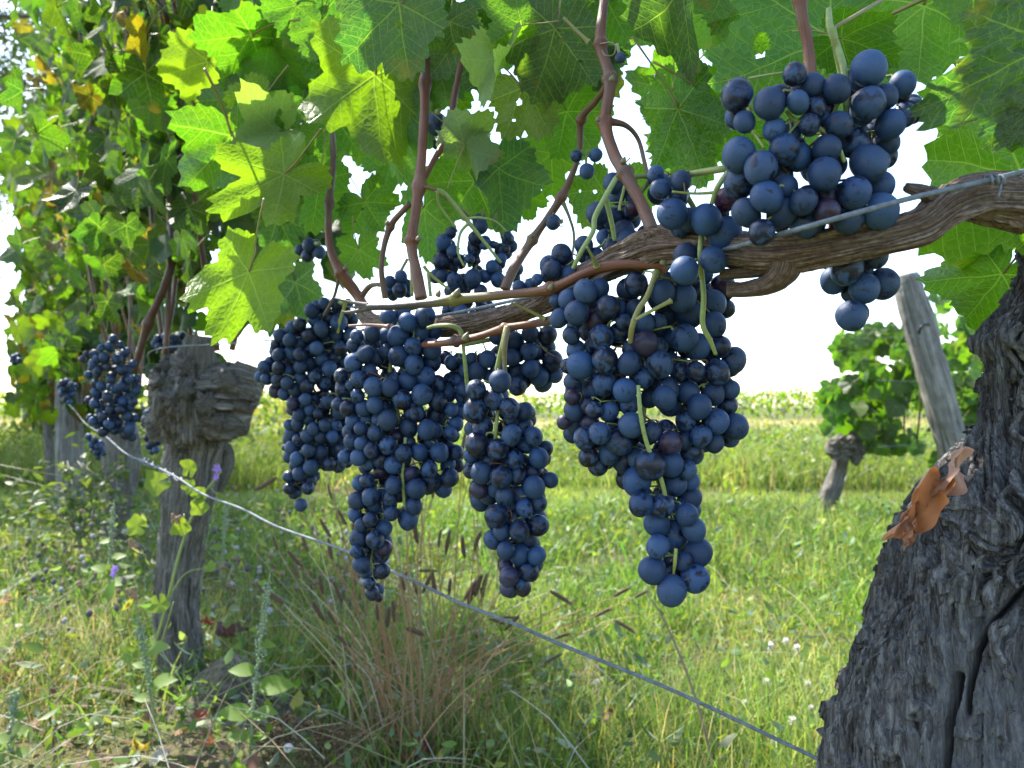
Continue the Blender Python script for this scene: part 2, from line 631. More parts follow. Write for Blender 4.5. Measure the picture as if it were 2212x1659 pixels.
M_DRY = mat_foliage('dry_leaf', (1.3, 1.1, 0.9), 0.25, 0.7, 0.3, 70)
M_STRAW = mat_tint('dry_straw', 0.8, 0.2, 500)
M_PETAL = mat_foliage('petal', (1.2, 1.2, 1.2), 0.35, 0.6, 0.2)
M_GROUND = mat_ground()

# ------------------------------------------------------------------ ground
def gz(x, y):
    """height of the meadow"""
    y = np.asarray(y, float)
    x = np.asarray(x, float)
    t = np.clip((y - 6.0) / 30.0, 0, 1)
    z = 0.27 * t * t * (3 - 2 * t)
    z = z + 0.035 * fbm(np.stack([x * 0.9, y * 0.9, 0 * x + 3.1], -1), 3) * np.clip(1.5 - y / 30, 0, 1)
    return z


def build_ground():
    u = np.linspace(0, 1, 150)
    ys = -4 + 404 * u ** 3.2
    ys = np.concatenate([ys[:-1], [400]])
    xs = np.linspace(-1, 1, 121)
    xs = np.sign(xs) * np.abs(xs) ** 2.2
    X = xs[None, :] * (14 + 0.9 * np.clip(ys, 0, None)[:, None])
    Y = ys[:, None] + 0 * X
    Z = gz(X, Y)
    V = np.stack([X, Y, Z], -1).reshape(-1, 3)
    n, k = X.shape
    i = np.arange(n - 1)[:, None] * k
    j = np.arange(k - 1)[None, :]
    Q = np.stack([i + j, i + j + 1, i + k + j + 1, i + k + j], -1).reshape(-1, 4)
    o = add('ground', mesh_from('ground', V, Q, True, [M_GROUND]), kind='structure')
    return o


build_ground()


def blades(x, y, h, w, lean, col, segs=2, z0=None):
    """numpy grass: one curved tapering strip per root"""
    n = len(x)
    az = rng.random(n) * 2 * np.pi
    az2 = rng.random(n) * 2 * np.pi
    z = gz(x, y) if z0 is None else z0
    side = np.stack([np.cos(az), np.sin(az), 0 * az], -1)
    ld = np.stack([np.cos(az2), np.sin(az2), 0 * az], -1)
    root = np.stack([x, y, z - 0.01], -1)
    lv = []
    for k in range(segs + 1):
        t = k / segs
        c = root + ld * (lean * h * t ** 2)[:, None]
        c[:, 2] += h * t * (1 - 0.35 * np.clip(lean, 0, 1.5) * t)
        ww = w * (1 - t) ** 0.7
        if k < segs:
            lv.append(c - side * ww[:, None] / 2)
            lv.append(c + side * ww[:, None] / 2)
        else:
            lv.append(c)
    m = 2 * segs + 1
    V = np.stack(lv, 1).reshape(-1, 3)
    b = np.arange(n)[:, None] * m
    Q = [b + np.array([2 * k, 2 * k + 1, 2 * k + 3, 2 * k + 2]) for k in range(segs - 1)]
    T = b + np.array([2 * segs - 2, 2 * segs - 1, 2 * segs])
    C = np.repeat(col, m, 0)
    return V, (np.vstack(Q) if Q else None), T, C


def ramp_cols(n, pal, wts, jit=0.25):
    pal = np.array(pal)
    k = rng.choice(len(pal), n, p=np.array(wts) / np.sum(wts))
    c = pal[k] * (1 + jit * (rng.random((n, 1)) * 2 - 1))
    return c * (1 + 0.10 * (rng.random((n, 3)) * 2 - 1))


def scatter(n, y0, y1, bear=0.74):
    """roots inside the wedge the lens takes in (a little wider)"""
    y = np.sqrt(rng.random(n) * (y1 ** 2 - y0 ** 2) + y0 ** 2)
    x = (rng.random(n) * 2 - 1) * (bear * y + 0.35)
    return x, y


G_PAL = [(0.098, 0.165, 0.036), (0.140, 0.215, 0.046), (0.195, 0.240, 0.064), (0.28, 0.24, 0.095), (0.055, 0.105, 0.032), (0.36, 0.31, 0.18)]


def build_grass():
    B = Bag()
    # lush undergrowth close by, drier to the left under the row
    for (y0, y1, n, h0, h1, w, segs) in ((1.0, 2.4, 52000, 0.035, 0.15, 0.0032, 3), (2.4, 4.5, 58000, 0.04, 0.16, 0.0055, 2),
                                         (4.5, 5.75, 30000, 0.025, 0.06, 0.007, 2), (5.7, 9.0, 60000, 0.15, 0.40, 0.010, 2), (9.0, 16, 36000, 0.12, 0.30, 0.022, 1),
                                         (16, 25, 22000, 0.06, 0.18, 0.035, 1)):
        x, y = scatter(n, y0, y1)
        cl = fbm(np.stack([x * 2.2, y * 2.2, 0 * x], -1), 4)
        left = np.clip((-x - 0.28 * y) / 0.6, 0, 1) * (y < 4.5)
        keep = rng.random(n) < np.clip(0.72 + 1.1 * cl - 0.35 * left, 0.15, 1)
        x, y, cl, left = x[keep], y[keep], cl[keep], left[keep]
        n = len(x)
        h = (h0 + (h1 - h0) * rng.random(n) ** 1.6) * (1 + 0.9 * cl)
        c = ramp_cols(n, G_PAL, (3, 4, 3.0, 1.5, 1.6, 0.8) if y0 < 5.6 else (2, 3.5, 4.5, 1.3, 1.0, 0.7))
        if y0 == 4.5:
            c = ramp_cols(n, [(0.24, 0.30, 0.07), (0.29, 0.32, 0.09), (0.20, 0.27, 0.06)], (3, 2, 2))
        if y0 >= 16:
            c = ramp_cols(n, [(0.30, 0.26, 0.14), (0.24, 0.23, 0.09), (0.14, 0.18, 0.04)], (3, 2, 1.2))
        pt = fbm(np.stack([x * 1.3 + 40, y * 1.3, 0 * x], -1), 4)[:, None]
        c = c * (1 + 0.7 * np.clip(pt, -0.6, 0.6)) + np.clip(pt - 0.1, 0, 1) * np.array([0.10, 0.05, 0.01])
        dry = rng.random(n) < 0.42 * left
        c[dry] = ramp_cols(int(dry.sum()), [(0.30, 0.24, 0.14), (0.20, 0.15, 0.09), (0.36, 0.31, 0.20)], (1, 1, 1))
        V, Q, T, C = blades(x, y, h, w * (0.6 + 0.8 * rng.random(n)), 0.15 + 0.9 * rng.random(n) ** 1.5, c, segs)
        B.put(V, Q, T, C)
    cx_, cy_ = scatter(420, 1.25, 4.6)
    k = rng.integers(len(cx_), size=13000)
    rad = 0.010 + 0.012 * cy_[k]
    x, y = cx_[k] + rng.normal(0, 1, len(k)) * rad, cy_[k] + rng.normal(0, 1, len(k)) * rad
    n = len(x)
    tone = (0.7 + 0.6 * rng.random(len(cx_)))[k][:, None]
    c = ramp_cols(n, [(0.070, 0.150, 0.024), (0.11, 0.19, 0.032), (0.15, 0.20, 0.045)], (3, 3, 1.2)) * tone
    V, Q, T, C = blades(x, y, 0.08 + 0.13 * rng.random(n), (0.0035 + 0.0012 * y) * (0.6 + 0.8 * rng.random(n)), 0.25 + 0.9 * rng.random(n), c, 3)
    B.put(V, Q, T, C)
    add('meadow_grass', B.mesh('meadow_grass', M_GRASS), kind='stuff')
    # tall flowering grass stems standing out of the sward
    B = Bag()
    x, y = scatter(1500, 1.5, 9.0)
    n = len(x)
    h = 0.12 + 0.20 * rng.random(n)
    V, Q, T, C = blades(x, y, h, np.full(n, 0.0022) * (0.7 + y / 4), 0.05 + 0.35 * rng.random(n), ramp_cols(n, [(0.30, 0.27, 0.13), (0.20, 0.22, 0.07), (0.24, 0.17, 0.09)], (2, 2, 1)), 3)
    B.put(V, Q, T, C)
    add('grass_stems', B.mesh('grass_stems', M_GRASS), kind='stuff')


build_grass()

# ------------------------------------------------------------------ small leaf kit
def leaf_template(n=10, wid=0.5, fold=0.15):
    """simple ovate leaf, base at origin, tip at +y, as a fan of n triangles on each side"""
    t = np.linspace(0, 1, n)
    w = wid * np.sin(np.pi * np.clip(t, 0, 1) ** 0.8) ** 0.9 * 0.5
    L = np.stack([-w, t, fold * w - 0.2 * t ** 2], -1)
    R = np.stack([w, t, fold * w - 0.2 * t ** 2], -1)
    Mi = np.stack([0 * t, t, -0.2 * t ** 2], -1)
    V = np.vstack([L, Mi, R])
    Q = []
    for k in range(n - 1):
        Q.append((k, n + k, n + k + 1, k + 1))
        Q.append((n + k, 2 * n + k, 2 * n + k + 1, n + k + 1))
    return V, np.array(Q)


LOBE = [(0, 1.0), (14, 0.93), (30, 0.76), (44, 0.88), (58, 0.97), (72, 0.88), (90, 0.66), (104, 0.72), (122, 0.74), (140, 0.62), (158, 0.50), (172, 0.30), (180, 0.04)]


def leaf_r(deg, deep=1.0, wid=1.0):
    a = np.array([p[0] for p in LOBE], float)
    r = np.array([p[1] for p in LOBE], float)
    sin = np.array([0, 0, 1, 0, 0, 0, 1, 0.4, 0, 0, 0, 0, 0])
    r = r * (1 - 0.22 * (deep - 1) * sin)
    d = np.abs(((deg + 180) % 360) - 180)
    return np.interp(d, a, r)


def vine_leaf_mesh(name, seed, na=96, rings=(0.22, 0.45, 0.66, 0.84, 0.95, 1.0), deep=1.0, cup=0.2, wave=0.1, fold=0.0, droop=0.2, holes=(), petiole=True, pet_ns=5, curl=0.0, blister=0.0):
    r0 = random.Random(seed)
    th = np.linspace(-180, 180, na, endpoint=False) + 180.0 / na
    base = leaf_r(th, deep)
    base *= 1 + 0.06 * np.sin(np.radians(th * 2 + r0.uniform(0, 360))) + 0.04 * np.sin(np.radians(th * 5 + r0.uniform(0, 360)))
    nt = 30 + r0.randint(-3, 4)
    ph = (th + 180) / 360 * nt
    tooth = 1 - np.abs((ph % 1) * 2 - 1) ** 0.8
    big = 0.7 + 0.5 * np.sin(ph * 2.1 + seed) ** 2
    edge = base * (1 + (0.13 * tooth * big - 0.06) * (np.abs(th) < 172)) * (1 + 0.03 * np.array([r0.uniform(-1, 1) for _ in th]))
    V = [(0, 0, 0)]
    ang = np.radians(th)
    for t in rings:
        rr = base * t * (1 - t ** 6) + edge * t * t ** 6
        V += list(np.stack([rr * np.sin(ang), rr * np.cos(ang), 0 * rr], -1))
    V = np.array(V, float)
    x, y = V[:, 0].copy(), V[:, 1].copy()
    r = np.hypot(x, y)
    a = np.arctan2(x, y)
    p1, p2 = r0.uniform(0, 6), r0.uniform(0, 6)
    z = cup * r ** 2 * 0.5 - droop * np.clip(y, 0, None) ** 2 + wave * r ** 2 * (np.sin(3 * a + p1) + 0.6 * np.sin(7 * a + p2)) + fold * np.abs(x)
    # sunken main veins, raised panels
    dv = np.full(len(x), 9.0)
    for d in (0, 54, -54, 112, -112):
        sa, ca = math.sin(math.radians(d)), math.cos(math.radians(d))
        al = x * sa + y * ca
        pe = np.abs(x * ca - y * sa)
        dv = np.where(al > 0, np.minimum(dv, pe), dv)
    z += 0.10 * np.clip(dv, 0, 0.25) * (1 if cup >= 0 else -1)
    z += 0.025 * fbm(np.stack([x * 5 + seed, y * 5, 0 * x], -1), 3)
    if blister:
        q = np.stack([x * 9 + seed, y * 9, 0 * x], -1)
        z += blister * (1 - np.abs(vnoise(q)) * 2.2) * np.clip(dv / 0.06, 0, 1) + 0.4 * blister * (1 - np.abs(vnoise(q * 2.1 + 3)) * 2)
    V[:, 2] = z
    if curl:
        k = curl * np.clip(np.abs(x) - 0.25, 0, None)
        V[:, 0] = np.sign(x) * (np.minimum(np.abs(x), 0.25) + np.sin(k * 2) / 2 / max(curl, 1e-6) * 1.0)
        V[:, 2] += (1 - np.cos(k * 2)) * 0.5
    uv = np.stack([x * 0.4 + 0.5, y * 0.4 + 0.5], -1)
    Q, T = [], []
    for j in range(na):
        k = (j + 1) % na
        if j == na - 1:
            continue                                # the open petiole sinus
        T.append((0, 1 + k, 1 + j))
        for i in range(len(rings) - 1):
            q = (1 + i * na + j, 1 + i * na + k, 1 + (i + 1) * na + k, 1 + (i + 1) * na + j)
            c = V[list(q)].mean(0)
            if any((c[0] - hx) ** 2 + (c[1] - hy) ** 2 < hr * hr for hx, hy, hr in holes):
                continue
            Q.append(q)
    Q = np.array(Q)[:, ::-1]
    T = np.array(T)[:, ::-1]
    mats = [M_LEAF]
    mi = [0] * (len(Q))
    Tm = [0] * len(T)
    if petiole:
        lp = r0.uniform(0.7, 1.0)
        sx = r0.uniform(-0.25, 0.25)
        c = spline([(0, 0.0, -0.012, 0.018), (sx * 0.3, -0.25 * lp, -0.06, 0.016), (sx, -0.6 * lp, -0.22, 0.015), (sx * 1.4, -lp, -0.5, 0.02)], 7)
        v2, q2, t2 = tube_arrays(c[:, :3], c[:, 3], pet_ns)
        Q = np.vstack([Q, q2 + len(V)])
        T = np.vstack([T, t2 + len(V)])
        V = np.vstack([V, v2])
        uv = np.vstack([uv, np.full((len(v2), 2), 0.5)])
        mi += [1] * len(q2)
        Tm += [1] * len(t2)
        mats.append(M_PET)
    return mesh_from(name, V, [Q, T], True, mats, mi + Tm, None, uv)


M_PET = mat_simple('leaf_stalk', (0.20, 0.24, 0.06), (0.30, 0.16, 0.08), 2.0, 0.5, (1, 1, 1), 0.1, 0.01)
HERO = [vine_leaf_mesh('vine_leaf', 1, cup=0.25, wave=0.07, droop=0.22),
        vine_leaf_mesh('vine_leaf', 2, cup=0.1, wave=0.12, droop=0.30, deep=1.4),
        vine_leaf_mesh('vine_leaf', 3, cup=-0.2, wave=0.09, droop=0.05, deep=0.6),
        vine_leaf_mesh('vine_leaf', 4, cup=0.3, wave=0.10, fold=0.35, droop=0.25),
        vine_leaf_mesh('vine_leaf', 5, cup=-0.1, wave=0.15, droop=0.35, deep=1.8),
        vine_leaf_mesh('vine_leaf', 6, cup=0.2, wave=0.10, fold=0.75, droop=0.4, deep=1.2),
        vine_leaf_mesh('vine_leaf', 7, cup=0.15, wave=0.06, droop=0.15, deep=1.0, na=150, rings=tuple(np.linspace(.06, 1, 26)), holes=((-0.18, 0.55, 0.08), (-0.10, 0.60, 0.05))),
        vine_leaf_mesh('vine_leaf', 8, cup=0.2, wave=0.2, droop=0.3, fold=0.3, curl=0.9),
        vine_leaf_mesh('vine_leaf', 9, 170, tuple(np.linspace(.05, 1, 26)), cup=-0.15, wave=0.06, droop=0.2, deep=1.1, blister=0.035)]
MID = [vine_leaf_mesh('vine_leaf', 20 + k, 46, (0.4, 0.75, 1.0), deep=0.6 + 0.2 * (k % 7), cup=[0.3, -0.2, 0.1, 0.2, -0.1, 0.3][k % 6], wave=0.09 + 0.02 * (k % 5),
                       fold=[0, 0.3, 0.6, 0.1, 0, 0.5][k % 6], droop=0.2 + 0.03 * k, pet_ns=3) for k in range(12)]
FAR = [vine_leaf_mesh('vine_leaf', 40 + k, 20, (0.6, 1.0), deep=0.6 + 0.2 * k, cup=0.2, wave=0.12, fold=[0, 0.4, 0.2, 0.6][k], droop=0.3, petiole=False) for k in range(4)]

PARAM = [dict(cup=.25, wave=.07, droop=.22), dict(cup=.1, wave=.12, droop=.30, deep=1.4), dict(cup=-.2, wave=.09, droop=.05, deep=.6), dict(cup=.3, wave=.10, fold=.35, droop=.25), dict(cup=-.1, wave=.15, droop=.35, deep=1.8), dict(cup=.2, wave=.10, fold=.75, droop=.4, deep=1.2)]
ALT = {k: [HERO[k]] + [vine_leaf_mesh('vine_leaf', 60 + 7 * k + j, **{**PARAM[k], 'wave': PARAM[k]['wave'] * (1.2 + .5 * j), 'deep': PARAM[k].get('deep', 1.0) * (1.25 - .45 * j),
       'holes': (((rnd.uniform(-.5, .5), rnd.uniform(.1, .6), rnd.uniform(.03, .06)), (rnd.uniform(-.5, .5), rnd.uniform(.1, .6), .03)) if (k + j) % 3 == 0 else ()), **(dict(na=130, rings=tuple(np.linspace(.07, 1, 22))) if (k + j) % 3 == 0 else {})}) for j in range(2)] for k in range(6)}
COLS = {'g': (0.052, 0.130, 0.016), 'd': (0.026, 0.080, 0.034), 'y': (0.115, 0.168, 0.014), 'o': (0.090, 0.120, 0.012),  # leaf tints with some backlit brightness and bluish sheen put into the colour
        'b': (0.074, 0.155, 0.016), 'k': (0.022, 0.058, 0.016), 'r': (0.16, 0.060, 0.022), 'w': (0.15, 0.20, 0.10), 'a': (0.30, 0.17, 0.02)}


def basis_matrix(loc, tip, nrm, s, sx=1.0):
    y = Vector(tip).normalized()
    z = Vector(nrm)
    z = (z - y * z.dot(y)).normalized()
    x = y.cross(z)
    return Matrix(((x.x * s * sx, y.x * s, z.x * s, loc[0]), (x.y * s * sx, y.y * s, z.y * s, loc[1]), (x.z * s * sx, y.z * s, z.z * s, loc[2]), (0, 0, 0, 1)))


def hero_leaf(parent, jx, jy, tx, ty, d, kind, col, tilt=0, roll=0, side=1, sx=1.0, jit=0.1):
    """junction and tip of the midrib in the picture; tilt swings the tip towards (+) the eye, roll turns about the midrib"""
    a = P(jx, jy, d)
    b = P(tx, ty, d)
    t = (b - a)
    s = t.length
    t.normalize()
    v = (CAM - a).normalized()
    w = v.cross(t).normalized()
    v = t.cross(w) * -1.0 if False else (v - t * v.dot(t)).normalized()
    q = math.radians(tilt)
    t2 = t * math.cos(q) + v * math.sin(q)
    n2 = v * math.cos(q) - t * math.sin(q)
    rr = math.radians(roll)
    wv = t2.cross(n2)
    n3 = n2 * math.cos(rr) + wv * math.sin(rr)
    c = COLS[col]
    k = 1 + jit * rnd.uniform(-1, 1)
    me = rnd.choice(ALT[kind]) if kind in ALT else HERO[kind]
    return add('leaf', me, parent, basis_matrix(a, t2, n3 * side, s / max(math.cos(q), 0.5), sx), tuple(x * k for x in c))

# ------------------------------------------------------------------ the near vine: old trunk at the right edge
near = thing('grapevine', 'old vine with thick furrowed trunk at the right edge and long brown arm', 'grapevine', P(2300, 2946, 0.53))
TR = np.array([(380, 2235, 2400), (480, 2215, 2400), (560, 2212, 2410), (640, 2180, 2400), (700, 2130, 2390), (740, 2112, 2390), (785, 2140, 2400), (850, 2138, 2420),
               (910, 2128, 2450), (960, 2092, 2500), (1010, 2042, 2540), (1060, 1998, 2580), (1120, 1968, 2600), (1180, 1945, 2620), (1300, 1903, 2660),
               (1450, 1845, 2700), (1580, 1798, 2730), (1659, 1786, 2740), (1850, 1755, 2760), (2300, 1700, 2800), (2960, 1640, 2860)], float)
DT, ASP = 0.53, 0.72


def trunk_row(py):
    xl = np.interp(py, TR[:, 0], TR[:, 1])
    xr = np.interp(py, TR[:, 0], TR[:, 2])
    return (xl + xr) / 2, (xr - xl) / 2


def seg_dist(px, py, poly):
    d = np.full(px.shape, 1e9)
    for (x0, y0), (x1, y1) in zip(poly[:-1], poly[1:]):
        t = np.clip(((px - x0) * (x1 - x0) + (py - y0) * (y1 - y0)) / ((x1 - x0) ** 2 + (y1 - y0) ** 2), 0, 1)
        d = np.minimum(d, np.hypot(px - x0 - t * (x1 - x0), py - y0 - t * (y1 - y0)))
    return d


def smooth(a, b, v):
    t = np.clip((v - a) / (b - a), 0, 1)
    return t * t * (3 - 2 * t)


def build_trunk():
    hy = np.concatenate([np.linspace(380, 1720, 700), np.linspace(1740, 2960, 50)])
    th = np.concatenate([np.linspace(-200, -84, 470), np.linspace(-84, 160, 90)[1:-1]])
    ns, nr = len(th), len(hy)
    cx, r = trunk_row(hy)
    TH, HY = np.meshgrid(np.radians(th), hy)
    R = np.repeat(r[:, None], ns, 1)
    CXm = np.repeat(cx[:, None], ns, 1)
    PX = CXm + R * np.cos(TH)
    hz = (HY - 380) / FPX * DT
    arc = TH * 0.085
    p = np.stack([arc * 9, hz * 7, 0 * arc], -1)
    w1, w2 = fbm(p, 3), fbm(p + 31.7, 3)
    # the grain leans with the flare of the foot and swirls round the knots
    mag = 1 / (1 + ASP * R / FPX * np.sin(TH))
    PX, HY = CX + (PX - CX) * mag, CY + (HY - CY) * mag
    slope = -0.35 * smooth(950, 1250, HY) * (PX < 2160) + 0.25 * smooth(1150, 1300, HY) * (PX > 2120)
    a = arc + 0.030 * w1 + hz * slope * 0.35
    h = hz + 0.030 * w2
    kn = np.exp(-((PX - 2090) ** 2 + (HY - 1020) ** 2) / 75 ** 2) + np.exp(-((PX - 2185) ** 2 + (HY - 1150) ** 2) / 90 ** 2)
    ang = kn * 0.2
    a2 = a * np.cos(ang) - h * np.sin(ang) * 0.8
    h2 = a * np.sin(ang) + h * np.cos(ang)
    rid = lambda fa, fh, s: 1 - np.abs(vnoise(np.stack([a2 * fa + s, h2 * fh + s, 0 * a2 + s], -1))) * 1.6
    L0 = fbm(np.stack([arc * 14, hz * 12, 0 * arc + 4], -1), 3)
    L1 = rid(95, 9, 1.3)
    L2 = rid(240, 22, 7.7)
    L3 = rid(560, 150, 3.1)
    brk = vnoise(np.stack([a2 * 160, h2 * 110, 0 * a2 + 9], -1))
    plate = smooth(-0.05, 0.12, vnoise(np.stack([a2 * 150, h2 * 30, 0 * a2 + 2], -1)) + 0.35 * brk)
    pf = lambda fa, fh, s: smooth(-0.02, 0.035, vnoise(np.stack([a2 * fa + s, h2 * fh + s, 0 * a2 + s], -1)) + 0.22 * brk + 0.1 * vnoise(np.stack([a2 * 500, h2 * 320, 0 * a2 + s], -1)))
    P1, P2, P3 = pf(80, 9, 2.2), pf(150, 17, 6.1), pf(270, 36, 9.4)
    bare = smooth(1180, 1320, HY + 0.25 * (PX - 2200)) * smooth(1985, 2080, PX + 0.33 * (HY - 1400)) * smooth(2290, 2180, PX - 0.1 * (HY - 1400)) * (0.75 + 0.25 * w1)
    bare = np.clip(bare + 0.5 * smooth(2180, 2230, PX) * smooth(1350, 1450, HY), 0, 1)
    amp = 1 - 0.80 * bare
    disp = 0.010 * L0 + amp * (0.0046 * L1 + 0.0028 * L2 + 0.0012 * L3 + 0.0048 * P1 + 0.0046 * P2 + 0.0028 * P3 + 0.0008 * brk) - 0.0150
    disp += bare * (0.0012 * rid(420, 14, 5.5) + 0.0008 * L3)
    top = smooth(900, 700, HY)
    disp += top * (0.006 * fbm(np.stack([arc * 45, hz * 45, 0 * arc + 8], -1), 3))
    c1 = seg_dist(PX, HY, [(2300, 1230), (2211, 1284), (2137, 1358), (2104, 1423), (2088, 1500), (2081, 1557)])
    c2 = seg_dist(PX, HY, [(2063, 1475), (2050, 1530), (2040, 1576), (2030, 1659), (2020, 1800), (2005, 2000)])
    front = np.sin(TH) < 0.2
    disp -= front * (0.018 * np.exp(-(c1 / (7 + 3 * w1)) ** 2) + 0.020 * np.exp(-(c2 / (7 + 3 * w2)) ** 2))
    k = DT / FPX
    rr = R * k + disp
    base = np.array([P(float(x), float(y), DT) for x, y in zip(cx, hy)])
    V = base[:, None, :] + np.array([1.0, 0, 0]) * (rr * np.cos(TH))[..., None] + np.array([0, 1.0, 0]) * ((R * k * ASP + disp) * np.sin(TH))[..., None]
    V = V.reshape(-1, 3)
    relief = np.clip(0.5 * L1 + 0.3 * L2 + 0.3 * plate - 0.1, 0, 1)
    col = np.stack([relief, np.clip(bare, 0, 1), 0 * bare], -1).reshape(-1, 3)
    i = np.arange(nr - 1)[:, None] * ns
    j = np.arange(ns)[None, :]
    q = (j + 1) % ns
    Q = np.stack([i + j, i + ns + j, i + ns + q, i + q], -1).reshape(-1, 4)
    V = np.vstack([V, V[:ns].mean(0) + np.array([0, 0, 0.01])])
    T = np.stack([np.full(ns, nr * ns), np.arange(ns), (np.arange(ns) + 1) % ns], -1)
    col = np.vstack([col, [[0.5, 0, 0]]])
    add('trunk', mesh_from('trunk', V, [Q, T], True, [M_TRUNK], col=col), near)


build_trunk()


def trunk_point(px, py, lift=0.0):
    """the place on the bark that is seen at (px, py)"""
    x, y, m = px, py, 1.0
    for _ in range(12):
        cx, r = trunk_row(y)
        u = np.clip((x - cx) / r, -0.985, 0.985)
        dep = ASP * r / FPX * math.sqrt(1 - u * u)
        m = 1 / (1 - dep)
        x, y = CX + (px - CX) / m, CY + (py - CY) / m
    q = P(float(x), float(y), DT)
    q.y -= dep * DT + lift
    return q


# loose strips of bark peeling off the trunk
def bark_strips():
    for k in range(120):
        py = rnd.uniform(690, 1560)
        cx, r = trunk_row(py)
        px = cx - r * rnd.uniform(0.0, 0.97)
        if px > 2215 or (px > 2010 and py > 1250 and rnd.random() < 0.85):
            continue
        L = rnd.uniform(35, 120)
        bend = rnd.uniform(-22, 22)
        B = []
        for t in np.linspace(0, 1, 8):
            y = py + L * t
            c2, r2 = trunk_row(y)
            x = c2 + (px - cx) * r2 / r + bend * math.sin(t * 3.1) + rnd.uniform(-1.5, 1.5)
            B.append(trunk_point(x, y, 0.003 + 0.004 * (abs(t - 0.5) * 2) ** 3 * rnd.uniform(0.3, 1.5)))
        w = rnd.uniform(0.0011, 0.0026)
        wd = [(w * (0.25 + math.sin(math.pi * min(max(t, 0.04), 0.96)) ** 0.6)) for t in np.linspace(0, 1, 8)]
        b = Bag()
        b.tube(B, wd, 6, 18, (0.8, 0.0, 0))
        V = np.vstack(b.V)
        V += 0.0011 * vnoise(V * np.array([500, 500, 160]))[:, None] * np.array([0.6, 1, 0.3])
        b.V = [V]
        add('bark_strip', b.mesh('bark_strip', M_TRUNK), near)


bark_strips()


def woody(parent, name, path, mat, ns=40, n=140, amp=0.12, fa=3.0, fl=40, lump=0.12, seed=0.0, col=None, knots=(), grooves=()):
    """path rows (px,py,depth,half width in px)"""
    a = np.array([(*P(x, y, d), w * d / FPX) for x, y, d, w in path], float)
    c = spline(a, n)
    rm = float(np.mean(c[:, 3]))

    def disp(th, s, pos, rad):
        tw = th + 0.5 * fbm(np.stack([s * 18 + seed, np.cos(th), np.sin(th)], -1), 2) + s * 4
        co, si = np.cos(tw), np.sin(tw)
        nz = lambda k, f, o: vnoise(np.stack([co * k + seed + o, si * k + seed, s * f + o], -1))
        rg = lambda k, f, o: 1 - 1.8 * np.abs(nz(k, f, o))
        brk = nz(fa * 2, fl * 3, 3.3)
        pl = smooth(-0.03, 0.05, nz(fa * 1.1, fl * 0.5, 1.7) + 0.25 * brk) + 0.7 * smooth(-0.03, 0.05, nz(fa * 2.3, fl * 0.9, 5.1) + 0.3 * brk)
        d = rad * amp * (0.55 * rg(fa, fl * 0.5, 0) + 0.35 * rg(fa * 2.6, fl, 2) + 0.22 * rg(fa * 6, fl * 2.2, 4) + 0.75 * (pl - 0.8) + 0.12 * brk)
        d += rad * lump * fbm(np.stack([np.cos(th) * 1.3 + seed, np.sin(th) * 1.3, s * 22 * min(1.0, 0.02 / rm + 0.2)], -1), 3)
        for t0, wd_, h in grooves:
            q = th - t0 - 0.35 * fbm(np.stack([s * 7 + t0 * 3 + seed, 0 * s, 0 * s], -1), 2)
            d -= rad * h * np.exp(-((np.mod(q + np.pi, 2 * np.pi) - np.pi) / wd_) ** 2) * smooth(-.25, .1, vnoise(np.stack([s * 6 + t0, 0 * s + t0, 0 * s], -1)))
        for s0, wdt, h in knots:
            d += rad * h * np.exp(-((s - s0 * s.max()) / wdt) ** 2)
        return d
    V, Q, T = tube_arrays(c[:, :3], c[:, 3], ns, True, disp)
    return add(name, mesh_from(name, V, [Q, T], True, [mat], col=(np.broadcast_to(np.array(col), V.shape) if col else None), flow=flow_of(c[:, :3], ns)), parent)


# the arm laid along the wire
woody(near, 'cordon', [(2340, 430, .47, 60), (2250, 442, .44, 52), (2180, 432, .418, 46), (2100, 430, .407, 40), (2040, 450, .402, 38), (1985, 490, .40, 33), (1900, 513, .405, 32),
                       (1800, 534, .415, 33), (1700, 548, .43, 32), (1600, 545, .45, 29), (1500, 530, .475, 29), (1420, 533, .50, 36), (1340, 560, .525, 29), (1260, 600, .56, 26),
                       (1200, 640, .585, 24), (1140, 668, .612, 20), (1080, 690, .64, 22), (1010, 702, .665, 20), (950, 705, .69, 18), (870, 703, .74, 17), (800, 692, .80, 14), (778, 655, .83, 12)],
      M_CORD, 150, 760, 0.20, 3.4, 22, 0.22, 3.0)
woody(near, 'spur', [(1700, 552, .43, 30), (1692, 585, .432, 27), (1660, 612, .44, 19), (1610, 624, .45, 15), (1572, 626, .455, 13)], M_CORD, 30, 80, 0.14, 2.4, 30, 0.3, 9.0)
woody(near, 'spur', [(1692, 575, .437, 16), (1640, 586, .445, 12), (1600, 589, .45, 12), (1556, 592, .455, 11)], M_CORD, 24, 60, 0.10, 2.4, 30, 0.2, 12.0)
woody(near, 'spur', [(2040, 440, .40, 20), (1998, 418, .396, 15), (1957, 405, .394, 9)], M_CORD, 24, 50, 0.22, 2.4, 60, 0.3, 15.0)
woody(near, 'spur', [(1400, 530, .50, 26), (1412, 510, .50, 26), (1412, 492, .50, 19)], M_CORD, 24, 40, 0.2, 2.4, 60, 0.3, 5.0)
woody(near, 'spur', [(2240, 230, .43, 34), (2195, 200, .425, 25), (2172, 190, .42, 15)], M_CORD, 24, 50, 0.22, 2.4, 60, 0.3, 21.0)

RED, GREYR, PALE = (0.165, 0.056, 0.022), (0.150, 0.076, 0.042), (0.22, 0.13, 0.07)


